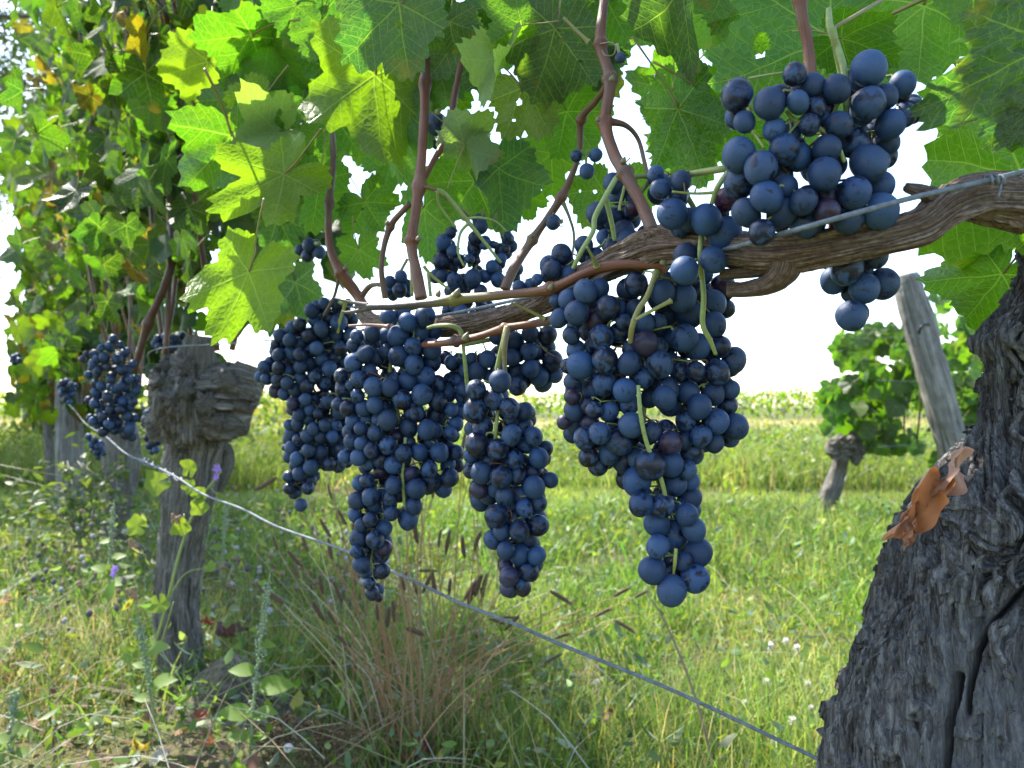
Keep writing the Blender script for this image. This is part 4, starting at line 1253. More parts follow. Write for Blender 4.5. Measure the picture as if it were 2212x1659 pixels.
def bunch(lst, d0, label, lod=2, fill=0.8, depth=1.0, top=None, group=None, extra=(), tight=True, grow=1.13, stem_col=(0.22, 0.26, 0.07)):
    """lst of (px,py,diameter px[,kind]); the first stand in front when two would touch"""
    global placed
    A = np.array([q[:3] for q in lst], float)
    A[:, 2] *= grow
    kinds = [q[3] if len(q) > 3 else '' for q in lst]
    cen = []
    for (x, y, dm), kd in zip(A, kinds):
        near_ = A[np.abs(A[:, 1] - y) < 1.3 * np.median(A[:, 2])]
        xl, xr = (near_[:, 0] - near_[:, 2] / 2).min(), (near_[:, 0] + near_[:, 2] / 2).max()
        hw = max((xr - xl) / 2, dm / 2)
        u = np.clip((x - (xl + xr) / 2) / hw, -0.95, 0.95)
        d = d0 + depth * 0.75 * hw * d0 / FPX * (1 - math.sqrt(1 - u * u))
        for it in range(140):
            r = dm / 2 * d / FPX
            p = np.array(P(x, y, d))
            if len(placed) == 0:
                break
            gap = np.linalg.norm(placed[:, :3] - p, axis=1) - 0.90 * (placed[:, 3] + r)
            if gap.min() > 0:
                break
            d += 0.0012
        placed = np.vstack([placed, [*p, r]])
        cen.append((*p, r, kd))
    # grapes behind, only where a grape in front already covers the view, so that the body is full from the side too
    m = len(cen)
    C0 = np.array([c[:4] for c in cen])
    tries = 0
    want = int(2.0 * fill * m)
    med = float(np.median(C0[:, 3]))
    back = []
    while len(back) < want and tries < 60 * want:
        tries += 1
        i = rng.integers(m)
        q = C0[i, :3] + (rng.random(3) * 2 - 1) * med * np.array([1.3, 0, 1.3])
        vdir = q - np.array(CAM)
        vdir /= np.linalg.norm(vdir)
        q = q + vdir * med * (0.3 + 3.4 * rng.random() ** 1.4)
        r = med * (0.85 + 0.25 * rng.random())
        px, py, dd = proj(q)
        dx, dy = A[:, 0] - px, A[:, 1] - py
        if tight:
            nb = np.hypot(dx, dy) < 1.5 * np.median(A[:, 2])
            ins = len(set(zip(dx[nb] > 0, dy[nb] > 0))) == 4
        else:
            ins = (np.hypot(dx, dy) + 0.55 * r * FPX / dd < A[:, 2] / 2 + 0.25 * np.median(A[:, 2])).any()
        if not ins:
            continue
        if (np.linalg.norm(placed[:, :3] - q, axis=1) - 0.86 * (placed[:, 3] + r)).min() < 0:
            continue
        placed = np.vstack([placed, [*q, r]])
        back.append((*q, r, ''))
    cen = cen + back
    Z = np.array([c[2] for c in cen])
    ztop = Z.max() + med if top is None else top[2]
    loc = np.array([np.mean([c[0] for c in cen]), np.mean([c[1] for c in cen]), ztop])
    t = thing('grape_bunch', label, 'grape bunch', tuple(loc if top is None else top), group)
    # main axis through the middle, one little stalk to each grape
    B = Bag()
    zs = np.linspace(Z.max(), Z.min() + med * 0.5, 9)
    ax = []
    CC = np.array([c[:4] for c in cen])
    for z in zs:
        w = np.exp(-((CC[:, 2] - z) / (2.2 * med)) ** 2) + 1e-6
        ax.append((CC[:, :3] * w[:, None]).sum(0) / w.sum())
        ax[-1][2] = z
    ax = np.array(ax)
    if top is not None:
        ax = np.vstack([[top], ax])
    B.tube(ax, np.linspace(0.0022, 0.0009, len(ax)) * med / 0.0075, 7, 40, stem_col)
    fine = spline(ax, 60)
    order = sorted(cen, key=lambda c: np.min(np.linalg.norm(fine - np.array(c[:3]), axis=1)))
    knots = [np.array(f) for f in fine]
    for x, y, z, r, kd in order:
        p = np.array([x, y, z])
        K = np.array(knots)
        d = np.linalg.norm(K - p, axis=1) + 1.2 * np.clip(p[2] + 0.4 * r - K[:, 2], 0, None)
        a = K[np.argmin(d)]
        v = (a - p) / (np.linalg.norm(a - p) + 1e-9) + np.array([0, 0, 0.6])
        v /= np.linalg.norm(v)
        k = p + v * r * 1.35
        knots.append(k)
        cc = stem_col if rnd.random() < 0.75 else (0.13, 0.06, 0.03)
        B.tube([p + v * r * 0.9, p + v * r * 1.02, k, a], [r * 0.17, r * 0.11, r * 0.08, r * 0.09], 5, 6, cc)
    for pts, c in extra:
        B.tube([P(x, y, d) for x, y, d, w in pts], [0.5 * w * d / FPX for x, y, d, w in pts], 9, 8 * len(pts), c)
        # short twiglets that lost their berries
    add('stalk', B.mesh('stalk', M_STALK), t)
    for i, (x, y, z, r, kd) in enumerate(cen):
        me = SHRIV if kd == 'p' else GRAPE[lod if i < m else max(1, lod - 1)]
        q = Matrix.Rotation(rnd.uniform(-0.6, 0.6), 4, 'X') @ Matrix.Rotation(rnd.uniform(-0.6, 0.6), 4, 'Y') @ Matrix.Rotation(rnd.uniform(0, 6.28), 4, 'Z')
        kk = '' if kd == '' and rnd.random() > 0.03 else (kd or 'm')
        add('grape', me, t, Matrix.Translation((x, y, z)) @ q @ Matrix.Diagonal((r * rnd.uniform(.95, 1.04), r * rnd.uniform(.95, 1.04), r * rnd.uniform(.97, 1.08), 1)), SKIN[kk])
    return t


G1, G2, GB = (0.25, 0.31, 0.10), (0.27, 0.30, 0.07), (0.16, 0.10, 0.05)
GRP = 'grape bunches hanging under the near vine arm'
bunch(U, .385, 'large loose bunch of big blue grapes high at the right, above the thick brown arm', 3, 0.4, 0.9, P(1797, 60, .40), GRP, tight=False, grow=1.06, extra=
      [([(1790, 20, .41, 12), (1793, 60, .405, 16), (1810, 105, .402, 15), (1824, 157, .40, 15), (1828, 230, .40, 13), (1830, 285, .405, 9)], G1), ([(1698, 240, .392, 7), (1720, 262, .392, 11), (1765, 276, .39, 11), (1803, 302, .388, 11), (1824, 350, .39, 9)], G1),
       ([(1720, 262, .392, 10), (1713, 298, .395, 10)], G1), ([(1796, 64, .405, 9), (1840, 38, .41, 8), (1905, 0, .43, 8)], (0.2, 0.17, 0.06)), ([(1615, 232, .395, 8), (1624, 262, .395, 9), (1628, 290, .395, 7), (1660, 300, .395, 5)], G2), ([(1630, 290, .394, 6), (1650, 320, .39, 5)], G2)])
bunch(U2, .445, 'short bunch with a shrivelled purple grape where the brown arm narrows', 3, 0.3, 0.8, P(1578, 362, .43), GRP,
      [([(1600, 345, .42, 9), (1578, 365, .43, 12), (1550, 405, .435, 12), (1537, 440, .44, 9)], G1), ([(1545, 416, .437, 8), (1500, 418, .44, 6), (1452, 414, .44, 5)], G2), ([(1500, 418, .44, 4), (1508, 395, .44, 3), (1511, 388, .44, 5)], GB),
       ([(1480, 418, .44, 4), (1478, 400, .44, 3), (1477, 395, .44, 5)], GB), ([(1516, 500, .455, 10), (1512, 545, .45, 11), (1516, 600, .46, 12)], G1)])
bunch(R, .505, 'biggest bunch with long tapering tail, second from the right under the arm', 3, 0.5, 0.85, P(1415, 590, .495), GRP,
      [([(1416, 590, .49, 12), (1398, 640, .49, 12), (1380, 668, .49, 13), (1366, 705, .492, 13), (1361, 740, .50, 11)], (0.22, 0.21, 0.07)), ([(1516, 505, .49, 10), (1514, 565, .487, 11), (1520, 640, .485, 12), (1518, 700, .487, 12), (1534, 735, .49, 11), (1546, 765, .495, 8)], G1),
       ([(1379, 832, .497, 9), (1384, 895, .496, 10), (1398, 960, .50, 10), (1428, 1035, .503, 10), (1440, 1085, .51, 9)], G1), ([(1460, 1185, .50, 8), (1458, 1215, .50, 8), (1455, 1240, .505, 5)], G2)])
bunch(M, .575, 'slender bunch with two reddish purple tip grapes, below a short bare stalk', 3, 0.5, 0.9, P(1095, 705, .575), GRP,
      [([(1098, 705, .572, 11), (1090, 745, .572, 13), (1090, 775, .575, 10), (1091, 815, .58, 9)], (0.20, 0.16, 0.08)), ([(1076, 880, .585, 8), (1072, 920, .583, 9), (1069, 960, .585, 8)], G1), ([(1093, 860, .58, 8), (1100, 885, .583, 6), (1120, 880, .585, 4)], GB)])
bunch(L, .645, 'long bunch of many blue grapes under the dry end of the pruned cane', 2, 0.5, 0.8, P(915, 660, .66), GRP,
      [([(876, 945, .650, 8), (870, 1015, .650, 8), (873, 1080, .652, 8), (880, 1105, .65, 5)], G1), ([(905, 715, .655, 9), (903, 740, .655, 9)], G2)])
bunch(N, .655, 'dark shaded bunch tucked behind the slender one under the lower cane', 2, 0.6, 0.8, P(1000, 745, .64), GRP, [([(1000, 742, .628, 8), (1005, 790, .63, 9), (1009, 835, .64, 9)], G1)])
bunch(F, .86, 'leftmost wide bunch of small grapes on the near vine, beside the grey stump', 2, 0.6, 0.8, P(745, 655, .85), GRP, [([(748, 650, .85, 8), (735, 690, .855, 7), (730, 720, .86, 6)], G2)])
bunch(Tt, .735, 'straggly bunch with green branching stalks and tiny berries above the pruned cane', 2, 0.3, 0.7, P(944, 411, .68), GRP, tight=False, extra=
      [([(942, 410, .68, 9), (960, 418, .69, 10), (1005, 472, .70, 11), (1040, 515, .705, 8), (1082, 568, .71, 6)], G1), ([(944, 412, .68, 7), (950, 445, .69, 6), (985, 492, .70, 5)], G1), ([(1012, 482, .70, 8), (994, 505, .70, 7), (990, 545, .70, 6), (1002, 575, .70, 4)], G1),
       ([(1005, 473, .70, 7), (1035, 470, .70, 6), (1070, 478, .70, 4), (1095, 500, .70, 3)], G1), ([(1040, 470, .70, 4), (1046, 452, .70, 3)], GB), ([(1065, 477, .70, 4), (1075, 460, .70, 3)], GB), ([(915, 575, .70, 8), (935, 598, .70, 7), (970, 625, .70, 5)], G2), ([(925, 590, .70, 8), (930, 640, .70, 8)], G1)])
bunch(Qb, .55, 'half hidden bunch behind the bent red shoot at the middle of the arm', 3, 0.4, 0.7, P(1330, 385, .545), GRP,
      [([(1330, 386, .525, 12), (1305, 430, .52, 12), (1285, 470, .52, 12), (1281, 500, .52, 11), (1255, 545, .52, 11), (1238, 580, .525, 9)], G1), ([(1309, 432, .525, 11), (1320, 475, .53, 11), (1328, 520, .535, 9)], G1), ([(1350, 400, .545, 7), (1340, 440, .545, 6), (1338, 455, .545, 8)], G2)])
bunch(Sb, .76, 'small cluster of a few grapes between two shoots behind the pruned cane', 2, 0.3, 0.7, P(880, 560, .76), GRP, [([(885, 490, .70, 7), (888, 560, .72, 7), (890, 640, .73, 7)], G1)])
bunch(H, .425, 'few large grapes hanging alone below the arm against the white sky', 3, 0.25, 0.8, P(1845, 515, .425), GRP, tight=False)
bunch([(1245, 337, 24), (1287, 335, 27), (1268, 370, 30)], .62, 'three tiny grapes on a thin shoot in the middle of the leaves', 2, 0, 0.3, P(1262, 330, .62), GRP)
bunch([(1195, 480, 30)], .645, 'single small grape on a thread beside the slanting thin shoot', 2, 0, 0.3, P(1215, 478, .648), GRP)
bunch([(1340, 125, 22)], .555, 'single small grape beside the curled tendril high on the red shoot', 2, 0, 0.3, P(1333, 95, .56), GRP)
bunch([(668, 530, 27), (690, 545, 24), (665, 552, 26), (648, 540, 22), (682, 528, 20)], .9, 'little knot of grapes against the sky left of the leftmost shoot', 2, 0.2, 0.3, P(690, 525, .88), GRP)
bunch([(943, 268, 44), (958, 285, 36), (948, 305, 34)], .76, 'pair of shaded grapes high between the middle shoots', 2, 0.2, 0.3, P(945, 240, .75), GRP)
G5 = 'grape bunches on the vines along the row at the left'
bunch(K1, 1.42, 'full blue bunch hanging left of the grey stump', 1, 0.5, 0.8, None, G5)
bunch(K2, 1.85, 'narrow reddish bunch hanging just left of the grey stump post', 1, 0.5, 0.8, None, G5)
bunch(K3, 2.1, 'small dark bunch below the full blue bunch near the slack wire', 1, 0.4, 0.8, None, G5)
bunch(K4, 2.3, 'dim bunch hanging above the pale wooden post at the left', 1, 0.4, 0.8, None, G5)
bunch(K5, 1.75, 'bunch in deep shade behind the top of the grey stump', 1, 0.4, 0.8, None, G5)
bunch(K6, 2.8, 'few dark grapes in yellowing leaves at the far left edge', 1, 0.4, 0.8, None, G5)
bunch([(2085 + dx, 945 + dy, 13) for dx, dy in [(rnd.uniform(-22, 24), rnd.uniform(-22, 26)) for _ in range(30)]], 3.9, 'dark bunch low in the right row beside the leaning post', 1, 0.3, 0.8, None, 'grape bunches in the right row')
bunch([(2130 + dx, 990 + dy, 13) for dx, dy in [(rnd.uniform(-14, 14), rnd.uniform(-20, 18)) for _ in range(16)]], 4.1, 'smaller dark bunch in the right row next to the old trunk', 1, 0.3, 0.8, None, 'grape bunches in the right row')

# ------------------------------------------------------------------ leaves of the near vine, one by one
# junction x,y, tip x,y, depth, shape, colour, tilt, roll, side (1 upper face seen, -1 underside), width
LV = [
    (862, 8, 748, 122, .66, 0, 'd', -15, 20, 1, 1.05), (971, 46, 986, 116, .68, 2, 'k', -10, 0, 1, 1.15), (1127, 55, 1046, 96, .64, 5, 'b', 10, -15, -1, 1.0), (1085, 120, 1032, 222, .64, 7, 'w', 20, 45, 1, 0.6),
    (1200, 62, 1158, 206, .66, 2, 'k', -10, -5, 1, 1.0), (1128, 190, 1192, 290, .70, 0, 'o', 5, 10, -1, 1.05), (812, 162, 812, 382, .78, 1, 'y', 0, -12, -1, 0.85), (856, 225, 880, 405, .80, 0, 'b', 5, 25, -1, 0.6),
    (1024, 390, 965, 488, .80, 2, 'b', 5, 10, -1, 1.05), (1075, 365, 1098, 502, .76, 3, 'd', 10, -25, 1, 0.75), (1003, 318, 1058, 246, .72, 7, 'w', 10, 20, -1, 0.9), (1005, 318, 1042, 408, .72, 7, 'w', 0, 50, -1, 0.55),
    (1193, 333, 1118, 394, .80, 1, 'b', 10, 0, -1, 0.9), (1301, 410, 1252, 492, .70, 2, 'b', 0, -15, -1, 0.9), (1225, 240, 1290, 335, .74, 0, 'g', 0, 10, -1, 0.9), (1452, 195, 1372, 282, .78, 1, 'b', 5, -10, -1, 1.0),
    (1420, 15, 1350, 100, .76, 0, 'b', 5, 10, -1, 1.0), (690, 390, 672, 505, .90, 0, 'g', 0, 10, -1, 0.8), (788, 437, 830, 502, .90, 2, 'g', 0, 0, -1, 1.1),
    (775, 540, 792, 618, .86, 4, 'b', 0, -20, -1, 0.85), (915, 450, 930, 570, .84, 0, 'g', 0, 30, -1, 0.7), (688, 58, 660, 130, .86, 0, 'b', 0, 15, -1, 0.9), (640, 10, 612, 100, .92, 0, 'g', 10, 0, 1, 0.9),
    (598, 286, 498, 300, .86, 5, 'w', 20, 25, 1, 0.8), (565, 215, 505, 282, .88, 0, 'y', 5, 0, -1, 0.9), (520, 215, 470, 290, .95, 2, 'd', 0, 10, 1, 0.9), (644, 278, 615, 335, .88, 0, 'b', 0, 0, -1, 1.0),
    (614, 376, 478, 462, .80, 4, 'y', 5, 15, -1, 0.75), (610, 400, 560, 500, .82, 2, 'k', 0, -20, 1, 0.7), (538, 588, 466, 755, .76, 4, 'y', 3, 6, -1, 0.64), (600, 470, 640, 560, .95, 1, 'd', 0, 20, 1, 0.7),
    (1795, 85, 1535, 190, .53, 6, 'g', 6, 8, -1, 1.0), (1996, 12, 1985, 203, .52, 0, 'b', 4, 5, -1, 0.95), (1818, 82, 1938, 120, .50, 2, 'g', -5, 25, -1, 0.8), (2205, 375, 1945, 330, .49, 2, 'b', 5, 0, -1, 0.85),
    (2262, 95, 2026, 238, .385, 8, 'd', 10, -15, 1, 0.72), (2240, 230, 2150, 300, .39, 8, 'k', 10, 0, 1, 0.8), (2205, 470, 2020, 498, .56, 0, 'b', 0, -35, -1, 0.8), (2166, 592, 2060, 728, .57, 1, 'b', 0, 5, -1, 0.9),
    (1466, 234, 1524, 390, .60, 0, 'g', 0, 20, -1, 0.75), (1478, -30, 1482, 165, .58, 7, 'k', 0, 30, 1, 0.55), (1500, 305, 1420, 390, .72, 0, 'b', 0, 10, -1, 0.9), (1452, 200, 1410, 300, .74, 4, 'b', 5, 20, -1, 0.8),
    (1520, 30, 1560, 110, .68, 0, 'b', 5, 5, -1, 0.9), (1560, 230, 1700, 330, .60, 1, 'g', 0, 15, -1, 0.8), (1640, 20, 1590, 130, .66, 0, 'b', 0, 0, -1, 1.0), (1700, -40, 1650, 60, .62, 1, 'g', 0, 0, -1, 1.0),
    (1780, -60, 1740, 40, .60, 2, 'b', 0, 0, -1, 0.9), (2110, -50, 2080, 60, .48, 0, 'b', 0, 0, -1, 0.9), (1075, -40, 1010, 60, .74, 1, 'g', 0, 10, -1, 0.9), (1140, -50, 1180, 60, .74, 0, 'b', 0, 10, -1, 0.9),
    (1240, -40, 1265, 60, .72, 2, 'b', 0, -10, -1, 1.0), (780, -70, 760, 30, .80, 1, 'g', 0, 10, -1, 1.0), (905, -60, 930, 40, .76, 0, 'b', 0, 20, -1, 0.9), (900, 130, 930, 250, .82, 3, 'a', 0, 30, -1, 0.6),
    (950, 150, 1010, 240, .84, 0, 'g', 0, 10, -1, 0.8), (735, 150, 690, 60, .92, 1, 'g', 10, 10, -1, 0.9), (560, 120, 600, 200, 1.0, 1, 'g', 10, 10, 1, 0.9), (660, 180, 640, 260, 1.0, 3, 'd', 10, 20, 1, 0.9),
    (540, 330, 520, 400, 1.0, 2, 'g', 0, 0, -1, 0.9), (650, 330, 700, 400, 1.0, 0, 'b', 0, 0, -1, 0.9), (2110, 200, 2180, 330, .56, 1, 'b', 0, 0, -1, 0.9),
    (1360, 395, 1400, 460, .78, 0, 'b', 0, 0, -1, 0.9), (1130, 420, 1150, 480, .82, 1, 'b', 0, 10, -1, 0.9), (640, 610, 660, 700, 1.25, 1, 'd', 0, 20, 1, 0.8), (600, 640, 570, 715, 1.3, 0, 'o', 0, 0, -1, 0.8),
    (1130, -10, 1215, 130, .71, 1, 'g', 0, 10, -1, 1.0), (1300, -20, 1360, 90, .73, 0, 'g', 0, 10, -1, 1.0), (1590, -70, 1530, 60, .62, 2, 'g', 0, 10, -1, 1.0), (1870, -90, 1850, 40, .56, 1, 'b', 0, 10, -1, 1.0),
    (1010, 60, 1040, 200, .78, 0, 'k', 0, 10, 1, 1.0), (730, 260, 700, 340, .98, 1, 'g', 0, 10, -1, 1.0), (850, 330, 830, 420, .95, 1, 'g', 0, 10, -1, 0.9), (1280, 130, 1240, 220, .80, 1, 'k', 0, 10, 1, 1.0),
]
for q in LV:
    hero_leaf(near, *q)
# foliage further back in the same vine, and above the picture, where it shades the fruit
for k in range(46):
    px = rnd.uniform(440, 1330) if k % 4 == 0 else rnd.uniform(440, 1000)
    py = rnd.uniform(-180, 330) if px < 760 else rnd.uniform(-180, 130)
    d = rnd.uniform(.86, 1.25) if px < 900 else rnd.uniform(.80, 1.0)
    s = rnd.uniform(.055, .075) * FPX / d
    a = rnd.uniform(-0.9, 0.9)
    hero_leaf(near, px, py, px - math.sin(a) * s, py + math.cos(a) * s, d, rnd.choice((0, 1, 2, 3, 4)), rnd.choices('gbydko', (4, 4, 1, 2, 1, 1))[0], rnd.uniform(-30, 30), rnd.uniform(-45, 45), rnd.choice((1, -1)), rnd.uniform(.8, 1.05), .25)
for k in range(75):
    y = rnd.uniform(0.35, 1.15)
    x = row_x(y) + rnd.uniform(-.22, .28)
    z = rnd.uniform(max(1.0, EYE + 0.53 * math.hypot(x, y) + 0.1), 1.75)
    a = rnd.uniform(0, 6.28)
    tip = Vector((math.cos(a) * .6, math.sin(a) * .6, -1))
    nrm = Vector((rnd.uniform(-1, 1), rnd.uniform(-1, 1), rnd.uniform(.1, 1)))
    add('leaf', rnd.choice(MID), near, basis_matrix((x, y, z), tip, nrm, rnd.uniform(.055, .08)), tuple(c * rnd.uniform(.8, 1.2) for c in COLS[rnd.choice('ggbdo')]))


def dry_leaf_mesh(seed, n=44, m=20):
    r0 = random.Random(seed)
    u = np.linspace(-1, 1, m)
    v = np.linspace(0, 1, n)
    U_, V_ = np.meshgrid(u, v)
    w = 0.36 * np.sin(np.pi * np.clip(V_, 0.02, 1) ** 0.8) ** 0.6 * (1 + 0.09 * np.sin(V_ * 25 + 3 * np.sign(U_)) * np.abs(U_))
    ang = U_ * (1.35 + 0.6 * np.sin(V_ * 5 + seed))
    x = w * np.sin(ang)
    z = w * (1 - np.cos(ang)) + 0.12 * np.sin(V_ * 8 + seed) + 0.06 * np.sin(V_ * 17 + U_ * 5)
    y = V_ + 0.06 * np.sin(V_ * 14 + U_ * 3)
    x = x + 0.10 * np.sin(V_ * 7 + seed)
    P_ = np.stack([x, y, z], -1).reshape(-1, 3)
    P_ = P_ + 0.016 * np.stack([vnoise(P_ * 6 + s) for s in (1, 5, 9)], -1)
    i = np.arange(n - 1)[:, None] * m
    j = np.arange(m - 1)[None, :]
    Q = np.stack([i + j, i + j + 1, i + m + j + 1, i + m + j], -1).reshape(-1, 4)
    return P_, Q


def dry_leaf(parent, M, seed, col, name='dry_leaf'):
    V, Q = dry_leaf_mesh(seed)
    c = np.array(col) * (0.75 + 0.5 * (vnoise(V * 3 + seed)[:, None] * 0.5 + 0.5))
    return add(name, mesh_from(name, V, [Q], True, [M_DRY], col=c), parent, M)


curl = thing('dry_leaf', 'crisp orange brown curled leaf stuck on the edge of the old trunk', 'dry leaf', trunk_point(2030, 1070, 0.0))
for (x0, y0, x1, y1, s, sd, c, rl) in ((2082, 968, 2020, 1075, 1.0, 3, (0.40, 0.23, 0.16), 0.6), (2040, 1030, 1960, 1145, 1.15, 6, (0.38, 0.155, 0.065), -0.3), (1985, 1085, 1918, 1165, 1.0, 9, (0.42, 0.20, 0.11), 0.5), (1975, 1110, 1952, 1195, 0.9, 12, (0.40, 0.22, 0.14), -0.7)):
    a, b = P(x0, y0, .445), P(x1, y1, .44)
    dry_leaf(curl, basis_matrix(a, b - a, Vector((rl, -1, 0.3)), (b - a).length * s, 0.5), sd, c, 'leaf_lobe')
sx = Bag()
for q in ([(1925, 1410), (1945, 1398), (1953, 1400), (1950, 1412)], [(1953, 1400), (1944, 1425), (1930, 1442)], [(1950, 1412), (1938, 1440), (1925, 1455)]):
    pass
sb = Bag()
for q in ([(1905, 1427), (1925, 1414), (1939, 1410), (1941, 1418)], [(1939, 1411), (1928, 1440), (1912, 1462)], [(1941, 1416), (1930, 1436), (1918, 1450)]):
    sb.tube([trunk_point(x, y, 0.006) for x, y in q], [0.0006] * (len(q) - 1) + [0.0002], 5, 14, (0.45, 0.42, 0.38))
tag(add('straw', sb.mesh('straw', M_STRAW)), 'bleached bent straw caught on the bark of the old trunk', 'straw')

# ------------------------------------------------------------------ the next vines along the row
CANOPY_N = Vector((-0.85, -0.527, 0))
ALONG = Vector((-0.527, 0.85, 0))


def leaf_pose(side_bias=0.75):
    n = CANOPY_N * (1 if rnd.random() < side_bias else -1)
    n = Matrix.Rotation(rnd.gauss(0, 0.75), 3, 'Z') @ n
    n = Vector((n.x, n.y, rnd.uniform(-0.1, 0.9)))
    t = Vector((rnd.uniform(-.8, .8), rnd.uniform(-.8, .8), -1))
    return t, n


def stuff_leaves(parent, pts, sizes, cols, meshes=FAR, name='far_leaves'):
    B = Bag()
    tp = []
    for me in meshes:
        v = np.zeros(len(me.vertices) * 3); me.vertices.foreach_get('co', v)
        q = [tuple(p.vertices) for p in me.polygons]
        tp.append((v.reshape(-1, 3), np.array([f for f in q if len(f) == 4]), np.array([f for f in q if len(f) == 3])))
    for p, s, c in zip(pts, sizes, cols):
        t, n = leaf_pose(.6)
        M = np.array(basis_matrix(p, t, n, s))
        V, Q, T = rnd.choice(tp)
        B.put(V @ M[:3, :3].T + M[:3, 3], Q, T, c)
    return add(name, B.mesh(name, M_FOL), parent, kind='stuff')


def canopy(vine, y0, y1, z0, z1, n_part, n_stuff, pal, wts, thick=0.27, meshes=MID, size=(.045, .075), hole=0.0):
    def spot():
        for _ in range(60):
            y = rnd.uniform(y0, y1)
            z = z0 + (z1 - z0) * rnd.random()
            if vnoise(np.array([[y * 3.1, z * 3.1, 4.0]]))[0] < -0.45 + hole and rnd.random() < 0.85:
                continue
            if z < z0 + 0.25 and rnd.random() < 0.2:
                continue
            break
        u = rnd.gauss(0, 0.5) * thick
        return y, z, max(-thick * 1.25, min(thick * 1.25, u))
    C = []
    for k in range(n_part + n_stuff):
        y, z, u = spot()
        p = Vector((row_x(y), y, z)) + CANOPY_N * u
        C.append((-(u) + rnd.uniform(0, .05), p))
    C.sort(key=lambda c: c[0])
    for k, (u, p) in enumerate(C):
        col = np.array(COLS[rnd.choices(pal, wts)[0]]) * rnd.uniform(.3, .85)
        if k < n_part:
            t, n = leaf_pose()
            add('leaf', rnd.choice(meshes), vine, basis_matrix(p, t, n, rnd.uniform(*size), rnd.uniform(.8, 1.05)), tuple(col))
    rest = C[n_part:]
    if rest:
        stuff_leaves(vine, [p for _, p in rest], [rnd.uniform(*size) for _ in rest], [np.array(COLS[rnd.choices(pal, wts)[0]]) * rnd.uniform(.3, .8) for _ in rest])
    # shoots that carry them
    for k in range(9):
        y = rnd.uniform(y0, y1)
        a = Vector((row_x(y), y, z0 - 0.08)) + CANOPY_N * rnd.uniform(-.03, .1)
        pts = [a]
        for j in range(5):
            pts.append(pts[-1] + Vector((rnd.uniform(-.05, .05), rnd.uniform(-.05, .05), (z1 - z0) / 4.4)) + CANOPY_N * rnd.uniform(-.03, .05))
        b = Bag().tube(pts, [.0055, .005, .0045, .004, .003, .002], 7, 30, GREYR)
        add('shoot', b.mesh('shoot', M_CANE), vine)
    ps = Bag()
    for u, p in C[:n_part]:
        if rnd.random() < .35:
            q = p + Vector((rnd.uniform(-.04, .04), rnd.uniform(-.04, .04), rnd.uniform(-.02, .05))) - CANOPY_N * 0.06
            ps.tube([p, (p + q) / 2 + Vector((0, 0, .012)), q], .0011, 4, 5, (0.24, 0.25, 0.07))
    add('leaf_stalks', ps.mesh('leaf_stalks', M_STALK), vine, kind='stuff')


v2 = thing('grapevine', 'vine with a thick knobbly grey stump left of the hanging grapes', 'grapevine', tuple(P(400, 1500, 1.67)), 'vines along the row')
woody(v2, 'trunk', [(405, 1570, 1.67, 58), (402, 1510, 1.67, 50), (388, 1420, 1.67, 43), (380, 1330, 1.67, 43), (384, 1250, 1.67, 42), (396, 1150, 1.67, 45), (408, 1060, 1.67, 51), (418, 980, 1.67, 54), (428, 920, 1.67, 57), (435, 870, 1.67, 50)], M_TRUNK2, 120, 300, 0.13, 2.6, 7, 0.22, 2.0, grooves=((.4, .09, .3), (1.5, .07, .3), (2.5, .10, .35), (3.5, .08, .3), (4.4, .10, .35), (5.4, .08, .3)))
woody(v2, 'head', [(420, 935, 1.65, 56), (418, 890, 1.63, 60), (412, 845, 1.61, 58), (416, 800, 1.60, 42), (426, 765, 1.59, 28)], M_TRUNK2, 110, 170, 0.36, 2.8, 14, 0.5, 4.0)
woody(v2, 'limb_stump', [(425, 868, 1.62, 48), (470, 850, 1.60, 54), (510, 853, 1.60, 54), (540, 862, 1.61, 46), (555, 868, 1.615, 34)], M_TRUNK2, 110, 150, 0.34, 3.0, 20, 0.45, 41.0)
woody(v2, 'limb_stump', [(415, 835, 1.62, 46), (375, 822, 1.60, 44), (350, 812, 1.59, 30), (340, 800, 1.585, 14)], M_TRUNK2, 60, 90, 0.34, 2.2, 36, 0.6, 43.0)
woody(v2, 'stub', [(425, 800, 1.60, 38), (428, 765, 1.585, 33), (430, 738, 1.58, 30), (431, 726, 1.58, 24)], M_TRUNK2, 40, 50, 0.12, 2.4, 30, 0.2, 6.0)
woody(v2, 'stub', [(470, 835, 1.58, 26), (484, 822, 1.545, 22), (490, 818, 1.53, 17)], M_TRUNK2, 40, 40, 0.15, 2.4, 30, 0.2, 7.0)
woody(v2, 'bark_shelf', [(372, 905, 1.60, 16), (430, 908, 1.585, 24), (490, 918, 1.58, 30), (535, 922, 1.60, 20)], M_TRUNK2, 50, 90, 0.25, 2.2, 40, 0.3, 8.0)
for kx, ky, kd, kw, sd in ((352, 822, 1.575, 22, 31), (380, 858, 1.56, 24, 32), (410, 845, 1.55, 20, 33), (362, 790, 1.585, 17, 34), (450, 872, 1.55, 22, 35), (520, 838, 1.575, 24, 36), (398, 790, 1.565, 19, 37), (470, 905, 1.56, 18, 38)):
    ax_, ay_ = rnd.uniform(-16, 16), rnd.uniform(-12, 12)
    woody(v2, 'knob', [(kx - ax_, ky - ay_, kd + .03, kw), (kx, ky, kd, kw), (kx + ax_ * .6, ky + ay_ * .6, kd - .02, kw * .7)], M_TRUNK2, 36, 40, 0.36, 2.2, 34, 0.7, float(sd))
cane(v2, [(356, 880, 1.60, 9), (400, 888, 1.575, 12), (440, 897, 1.57, 10), (480, 905, 1.57, 5)], (0.09, 0.08, 0.06), (), 'bark_strip', 8, None, M_TRUNK2)
